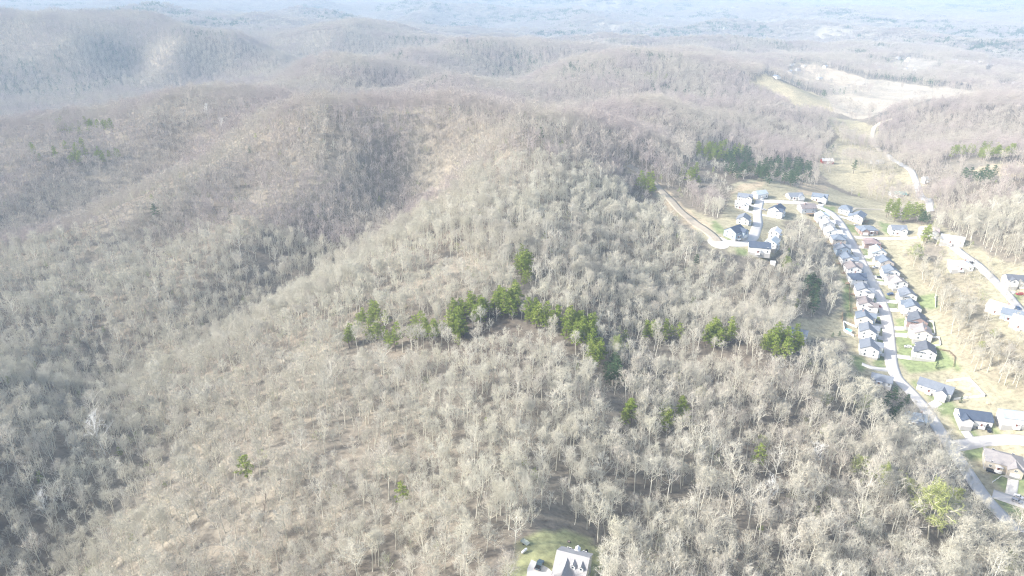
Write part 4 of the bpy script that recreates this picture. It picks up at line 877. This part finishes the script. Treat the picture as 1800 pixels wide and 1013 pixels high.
# ------------------------------------------------------------------ the house at the bottom edge
za = 60.0
pa = np.array([*[float(q) for q in at_height(978.5, 966.5, za)]]); pb_ = np.array([*[float(q) for q in at_height(1037, 981, za)]]); gm = (pa+pb_)/2; dv = pb_-pa; yaw = math.atan2(dv[1], dv[0]); Lr = float(np.linalg.norm(dv)); gz = float(HG(gm[0], gm[1]))
print('FRONT HOUSE L', Lr, 'yaw', math.degrees(yaw), 'ground', gz)
base = gz+.3; hh = 4.6
fh = make_house((gm[0], gm[1], base), yaw, Lr-.9, 12.5, hh, za-base-hh, 'cream', 'palestone', 'cream house with a pale shingle roof and two white dormers at the bottom edge', 'gable', (-Lr/2+4.2, 7.4, 2.6), 1, deck=True, dormers=2, wrise=3.6)
XD = np.array([math.cos(yaw), math.sin(yaw)]); YD = np.array([-math.sin(yaw), math.cos(yaw)])
rg_ = MB().prism([(.2-.9, hh-.4), (.2+.9, hh-.4), (.2+.9, hh+.6), (.2, hh+1.4), (.2-.9, hh+.6)], 'y', 5.0, 7.2); rg_.build('rear_gable', M['trim'], fh)
# its paved apron
ap = ground([934, 927, 924, 960, 1000, 985, 965, 962], [984, 1000, 1030, 1075, 1060, 1020, 1000, 998])
def slab(name, P, off, mat):
    c = P.mean(0); n = len(P); V = []; rings = 7
    for k in range(rings+1):
        for p in P: q = c[:2]+(p[:2]-c[:2])*k/rings; V.append((q[0], q[1], float(HG(q[0], q[1]))+off))
    F_ = [(k*n+i, k*n+(i+1) % n, (k+1)*n+(i+1) % n, (k+1)*n+i) for k in range(rings) for i in range(n)]
    me = bpy.data.meshes.new(name); me.from_pydata(V, [], F_); me.materials.append(mat); me.validate(); me.update(); return tag(link(name, me), kind='structure')
apx = np.concatenate([np.linspace(ap[i], ap[(i+1) % len(ap)], 6)[:-1] for i in range(len(ap))]); slab('driveway', apx, .12, M['drive'])
# ------------------------------------------------------------------ vehicles
def paint(name, col):
    m, t, b = newmat(name, .35, .5); b.inputs['Base Color'].default_value = (*col, 1); b.inputs['Coat Weight'].default_value = .4; return m
CP = {'black': paint('black_paint', (.02,.022,.026)), 'white': paint('white_paint', (.75,.75,.75)), 'silver': paint('silver_paint', (.42,.43,.45)), 'red': paint('red_paint', (.30,.03,.03)), 'blue': paint('blue_paint', (.05,.09,.18)), 'slate': paint('slate_paint', (.06,.09,.11))}
M['tyre'] = simple('tyre_rubber', (.03,.03,.03), .9, .1); M['rim'] = simple('alloy', (.5,.5,.5), .3, .05); M['lamp'] = simple('lamp_lens', (.8,.8,.75), .1, .02); M['tail'] = simple('tail_lens', (.35,.02,.02), .2, .02)
def car_meshes(kind):
    if kind == 'sedan': prof = [(-2.3,.35),(-2.3,.85),(-1.9,1.0),(-1.4,1.02),(-.8,1.45),(.55,1.45),(1.1,1.0),(1.95,.9),(2.3,.72),(2.3,.35)]; g = [(-1.25,1.03),(-.75,1.40),(.5,1.40),(.98,1.03)]; W = .88
    elif kind == 'suv': prof = [(-2.3,.4),(-2.3,1.1),(-2.15,1.72),(-.1+.5,1.76),(1.05,1.15),(2.05,1.05),(2.3,.8),(2.3,.4)]; g = [(-2.05,1.16),(-1.98,1.64),(.36,1.68),(.88,1.16)]; W = .95
    else: prof = [(-2.8,.5),(-2.8,1.1),(-.75,1.12),(-.7,1.12),(-.55,1.82),(.6,1.85),(1.15,1.22),(2.45,1.12),(2.75,.9),(2.75,.5)]; g = [(-.55,1.2),(-.45,1.74),(.54,1.76),(.98,1.2)]; W = .98
    b = MB(); b.prism(prof, 'y', -W, W); gl = MB(); gl.prism(g, 'y', -W-.015, W+.015)
    fr = MB(); x1_, x2_ = g[-1][0], g[-2][0]; z1_, z2_ = g[-1][1], g[-2][1]; a = (x1_+.1, z1_-.02); c = (x2_+.1, z2_); fr.quad((a[0]+.04, -W*.85, a[1]+.03), (a[0]+.04, W*.85, a[1]+.03), (c[0]+.06, W*.8, c[1]-.02), (c[0]+.06, -W*.8, c[1]-.02))
    gl.v += [(p[0], p[1], p[2]+.03) for p in fr.v]; n = len(gl.v)-4; gl.f.append((n, n+1, n+2, n+3))
    xw = 1.45 if kind != 'pickup' else 1.75; wh = []
    for sx in (-1, 1):
        for sy in (-1, 1): wh.append((MB().cyl((sx*xw, .34), .34, (sy*W-.10, sy*W+.10), 'y', 14), MB().cyl((sx*xw, .34), .2, (sy*W+(.10 if sy > 0 else -.125), sy*W+(.125 if sy > 0 else -.10)), 'y', 10)))
    xf_ = prof[-1][0]; xb = prof[0][0]; zf = .62; lm = [MB().box(xf_-.02, xf_+.03, s*W*.7-.16, s*W*.7+.16, zf, zf+.14) for s in (-1, 1)]; tl = [MB().box(xb-.03, xb+.02, s*W*.75-.12, s*W*.75+.12, .75, .92) for s in (-1, 1)]
    bed = MB().box(-2.68, -.85, -.8, .8, 1.125, 1.14) if kind == 'pickup' else None
    return b, gl, wh, lm, tl, bed
cache = {}
def car(kind, colr, loc, yaw, label, name='parked_car', cat='car', grp=None):
    r = empty(name, loc, yaw, label=label, cat=cat, group=grp); k = (kind, colr)
    if k not in cache:
        b, gl, wh, lm, tl, bed = car_meshes(kind); L_ = []
        L_.append(('body', b.build('body', CP[colr], r).data, None)); L_.append(('window', gl.build('window', M['glass'], r).data, None))
        for w, rm in wh: o = w.build('wheel', M['tyre'], r); q = rm.build('rim', M['rim'], o); L_.append(('wheel', o.data, q.data))
        for q in lm: L_.append(('headlight', q.build('headlight', M['lamp'], r).data, None))
        for q in tl: L_.append(('tail_light', q.build('tail_light', M['tail'], r).data, None))
        if bed: L_.append(('cargo_bed', bed.build('cargo_bed', M['tyre'], r).data, None))
        cache[k] = L_
    else:
        for nm, me, sub in cache[k]:
            o = link(nm, me, r)
            if sub: link('rim', sub, o)
    return r
def car_at(u, v, kind, colr, dirn, label, name='parked_car', cat='car', off=.16):
    g = ground([u], [v])[0]
    if isinstance(dirn, tuple): g2 = ground([dirn[0]], [dirn[1]])[0]; yaw = math.atan2(g2[1]-g[1], g2[0]-g[0])
    else:
        sp, st = nearest_street(g[0], g[1]); d = sp-g[:2]; yaw = math.atan2(d[1], d[0]) if dirn == 'D' else math.atan2(st[1], st[0])
    e = .9; hx = float(HG(g[0]+e*math.cos(yaw)*1.5, g[1]+e*math.sin(yaw)*1.5)-HG(g[0]-e*math.cos(yaw)*1.5, g[1]-e*math.sin(yaw)*1.5)); hy = float(HG(g[0]-e*math.sin(yaw), g[1]+e*math.cos(yaw))-HG(g[0]+e*math.sin(yaw), g[1]-e*math.cos(yaw)))
    r = car(kind, colr, (g[0], g[1], float(HG(g[0], g[1]))+off), yaw, label, name, cat); r.rotation_euler = (math.atan2(hy, 2*e), -math.atan2(hx, 2*e*1.5), yaw); return r
car_at(947.5, 996.5, 'pickup', 'slate', (953, 986), 'dark slate pickup truck on the pale apron beside the dormered house', 'pickup_truck', 'pickup truck', .14)
for c in [(1541,567,'suv','black','D','black car on the driveway of the cream slate roofed house'),(1564,519,'suv','blue','D','dark blue car on a right row driveway across from the brown roofed house'),(1546,489,'sedan','black','D','black car on a right row driveway across from the navy hipped roof'),
 (1557,493,'suv','silver','D','silver car parked next to the black car in the right row'),(1596,611,'sedan','white','D','white car on the driveway of the nearest right row house'),(1737,757,'suv','black',(1742,766),'black car on the driveway of the navy roofed house with two gables'),
 (1741,830,'suv','black',(1752,833),'black car on the driveway of the large brown-grey roofed house'),(1713,750,'sedan','blue',(1722,755),'dark blue car close to the front of the navy roofed house with two gables'),(1790,875,'sedan','white',(1800,879),'white car on the lowest side street, left one of two'),
 (1787,883,'suv','silver',(1797,887),'silver car on the lowest side street, right behind the white one'),(1441,358,'sedan','black',(1432,358),'black car on the upper road by the twin gabled house'),(1706,464,'suv','black','D','dark car by the hillside road next to the white roofed house'),
 (1792,519,'suv','red','D','dark red car beside the hillside road at the right edge'),(1789,544,'suv','blue','T','dark blue car beside the pale blue house below the hillside road'),(1321,357,'suv','silver','D','silver car on the drive left of the top of the cul-de-sac'),(1315,363,'sedan','black','D','dark car in front of the white gabled house near the cul-de-sac top'),
 (1342,370,'sedan','silver','D','silver car on the drive of the navy roofed house right of the cul-de-sac'),(1459,392,'suv','black','D','black car in the front drive of the last left row house'),(1505,397,'sedan','silver','D','silver car on the drive of the first right row house'),
 (1538,472,'suv','silver','D','silver car on the drive of the tan slate roofed house'),(1541,624,'sedan','white','T','white car on the lawn edge near the pool yard house'),(1543,540,'suv','red','D','dark red car on the drive of the brown roofed left row house'),(1612,742,'sedan','blue',(1622,746),'blue car behind the half hidden low house by the lower street')]:
    car_at(*c)
# ------------------------------------------------------------------ fences
def fence(pts, label, mat='vinyl', hgt=1.5, solid=True, name='fence', closed=False):
    G = ground([p[0] for p in pts], [p[1] for p in pts]); P = [g[:2] for g in G] + ([G[0][:2]] if closed else [])
    o = np.array(P[0]); r = empty(name, (o[0], o[1], float(HG(*o))), 0, label=label, cat='fence'); z0 = r.location.z; pn = MB()
    for a, b in zip(P[:-1], P[1:]):
        a = np.array(a); b = np.array(b); n = max(1, int(round(np.linalg.norm(b-a)/2.4))); d = (b-a)/np.linalg.norm(b-a); s = np.array([-d[1], d[0]])*.05
        for i in range(n):
            p = a+(b-a)*i/n; q = a+(b-a)*(i+1)/n; zp = float(HG(*p))-z0; zq = float(HG(*q))-z0
            def bar(zl, zh, th=1.0):
                m = len(pn.v)
                for (w, z) in ((p, zp), (q, zq)):
                    for sg in (-1, 1):
                        for zz in (zl, zh): e = w-o+s*sg*th; pn.v.append((e[0], e[1], z+zz))
                for f in ((0,1,3,2),(4,6,7,5),(0,4,5,1),(2,3,7,6),(0,2,6,4),(1,5,7,3)): pn.f.append(tuple(m+k for k in f))
            if solid: bar(.08, hgt)
            else: bar(.35, .5); bar(.8, .95); bar(hgt-.15, hgt)
            e = p-o; MB().box(e[0]-.09, e[0]+.09, e[1]-.09, e[1]+.09, zp-.4, zp+hgt+.12).build('post', M[mat], r)
        e = b-o; MB().box(e[0]-.09, e[0]+.09, e[1]-.09, e[1]+.09, zq-.4, zq+hgt+.12).build('post', M[mat], r)
    pn.build('panel', M[mat], r); return r
fence([(1663,672),(1702,667),(1731,698),(1701,701),(1676,704)], 'large four sided white vinyl fence round the yard of the long white house', hgt=1.8)
fence([(1627,566),(1639,567),(1643,589),(1631,591)], 'upper white fence round the backyard of the brick fronted house', hgt=1.6)
fence([(1630,594),(1650,595),(1653,608),(1638,610)], 'lower white fence round the backyard of the cream tan roofed house', hgt=1.6)
fence([(1506,577),(1482,567),(1484,582),(1500,592)], 'white fence round the pool backyard in the left row', hgt=1.6)
fence([(1645,521),(1644,541)], 'short white fence line at the end of the green backyard', hgt=1.4)
fence([(1481,550),(1481,566)], 'dark wooden fence behind the left row backyards', 'brown_wood', 1.8)
fence([(1493,506),(1494,550)], 'thin wooden fence along the left row backyards', 'brown_wood', 1.2, False)
fence([(1645,615),(1668,619),(1678,629),(1676,645)], 'low brown rail fence below the nearest right row house', 'brown_wood', 1.2, False)
fence([(1744,849),(1760,838),(1785,842)], 'low white rail fence on the lawn below the large house', 'vinyl', 1.0, False)
# ------------------------------------------------------------------ yard things
g = ground([1490], [583])[0]; r = empty('swimming_pool', (g[0], g[1], g[2]), 0, label='round light blue above-ground pool in a left row backyard', cat='pool')
M['water'], t, b = newmat('pool_water', .08, .5); b.inputs['Base Color'].default_value = (.22,.50,.60,1)
MB().cyl((0, 0), 2.9, (-.6, 1.2), 'z', 24).build('pool_wall', M['vinyl'], r); MB().cyl((0, 0), 2.7, (1.205, 1.23), 'z', 24).build('water', M['water'], r)
g = ground([921.5], [971])[0]; r = empty('propane_tank', tuple(g), R(48), label='white capsule shaped tank lying on the grass left of the dormered house', cat='tank')
tk = MB(); n = 14; prof = [(-1.45,.02),(-1.38,.28),(-1.15,.44),(1.15,.44),(1.38,.28),(1.45,.02)]
for i, (x, rr) in enumerate(prof):
    for k in range(n): a = 2*math.pi*k/n; tk.v.append((x, rr*math.cos(a), .75+rr*math.sin(a)))
for i in range(len(prof)-1):
    for k in range(n): tk.f.append((i*n+k, i*n+(k+1) % n, (i+1)*n+(k+1) % n, (i+1)*n+k))
tk.build('tank_body', M['vinyl'], r); MB().box(-.9, -.7, -.35, .35, -.2, .5).build('foot', M['stone'], r); MB().box(.7, .9, -.35, .35, -.2, .5).build('foot', M['stone'], r); MB().cyl((0, 0), .18, (1.15, 1.35), 'z', 10).build('valve_cap', M['rim'], r)
g = ground([923], [955.5])[0]; r = empty('utility_trailer', tuple(g), R(-42), label='small flat grey-green trailer parked above the white tank', cat='trailer')
MB().box(-1.6, 1.6, -.9, .9, .55, .68).box(-1.6, 1.6, -.9, -.84, .68, .95).box(-1.6, 1.6, .84, .9, .68, .95).box(-1.6, -1.54, -.84, .84, .68, .95).build('trailer_bed', simple('faded_trailer_paint', (.42,.46,.40), .7), r); MB().box(1.6, 2.7, -.04, .04, .5, .58).build('tow_bar', M['tyre'], r)
for sy in (-1.02, 1.02): MB().cyl((0, .34), .34, (sy-.1, sy+.1), 'y', 12).build('wheel', M['tyre'], r)
g = ground([1000], [953.5])[0]; r = empty('fire_pit', tuple(g), 0, label='small dark round fire pit on the lawn behind the dormered house', cat='fire pit')
MB().cyl((0, 0), .65, (-.1, .4), 'z', 12).build('pit_ring', M['tyre'], r); MB().cyl((0, 0), .5, (.405, .43), 'z', 12).build('ash', M['bark_dark'], r)
g = ground([1030.5], [971.5])[0]; r = empty('grill', tuple(g), .6, label='dark covered grill at the rear corner of the dormered house', cat='grill')
MB().prism([(-.6,.9),(.6,.9),(.6,1.05),(.35,1.3),(-.35,1.3),(-.6,1.05)], 'y', -.32, .32).build('grill_hood', M['tyre'], r); MB().box(-.5, .5, -.28, .28, .1, .896).build('cabinet', M['tyre'], r); MB().box(-1.05, -.62, -.28, .28, .86, .9).build('side_shelf', M['rim'], r)
for sx in (-.45, .45): MB().cyl((sx, .1), .1, (-.34, -.29), 'y', 10).build('wheel', M['tyre'], r)
# trampoline, sheds
g = ground([1797], [842])[0]; r = empty('trampoline', (g[0]-2, g[1]+3, g[2]), 0, label='round dark trampoline at the right edge beside the large house', cat='trampoline')
tr = MB(); n = 24
MB().cyl((0, 0), 2.1, (.85, .9), 'z', n).build('jump_mat', M['tyre'], r)
rg = MB()
for i in range(n):
    a = 2*math.pi*i/n; b_ = 2*math.pi*(i+1)/n; rg.poly([(2.12*math.cos(a), 2.12*math.sin(a), .93), (2.5*math.cos(a), 2.5*math.sin(a), .93), (2.5*math.cos(b_), 2.5*math.sin(b_), .93), (2.12*math.cos(b_), 2.12*math.sin(b_), .93)])
rg.build('pad', simple('teal_pad', (.12,.26,.28), .7), r)
for i in range(4): a = .4+i*math.pi/2; MB().box(2.3*math.cos(a)-.05, 2.3*math.cos(a)+.05, 2.3*math.sin(a)-.05, 2.3*math.sin(a)+.05, -.4, .9).build('leg', M['rim'], r)
for (u, v, nm) in [(1413,0,0)]: pass
g = ground([1358], [465])[0]; r = empty('shed', tuple(g), R(-10), label='tiny white shed at the wood edge below the cul-de-sac', cat='shed')
MB().prism([(-1.4, -1), (1.4, -1), (1.4, 2.2), (0, 3.1), (-1.4, 2.2)], 'x', -1.8, 1.8).build('wall', WM['white'], r); b = MB(); gable_roof(b, -1.8, 1.8, 2.8, 2.22, .95, .2, .12, 'x', 0, .2); b.build('roof', RM['light'], r); MB().box(-.5, .5, -1.46, -1.38, 0, 1.9).build('door', M['trim'], r)
g = ground([1737], [710])[0]; r = empty('log_pile', (g[0], g[1], g[2]), R(-15), label='small pile of pale logs outside the large white fenced yard', cat='log pile')
lg = MB()
for i in range(7): lg.cyl(((i % 4)*.55-.8+(.27 if i > 3 else 0), .25+(.46 if i > 3 else 0)), .26, (-1.3, 1.3), 'y', 8)
lg.build('logs', simple('cut_logs', (.55,.46,.33), .8, .2), r)
# ------------------------------------------------------------------ air: one closed box of even haze round everything
hz = MB(); hz.box(-34000, 34000, -5000, 33000, float(ZZ.min())-2, max(237.0, float(ZZ.max())+45))
mh = bpy.data.materials.new('haze'); mh.use_nodes = True; t = mh.node_tree; t.nodes.clear()
o = t.nodes.new('ShaderNodeOutputMaterial'); pv = t.nodes.new('ShaderNodeVolumePrincipled')
pv.inputs['Color'].default_value = (.49, .64, .81, 1); pv.inputs['Density'].default_value = 2.0e-4; pv.inputs['Anisotropy'].default_value = 0.0
t.links.new(pv.outputs[0], o.inputs['Volume'])
tag(hz.build('haze', mh), kind='stuff')
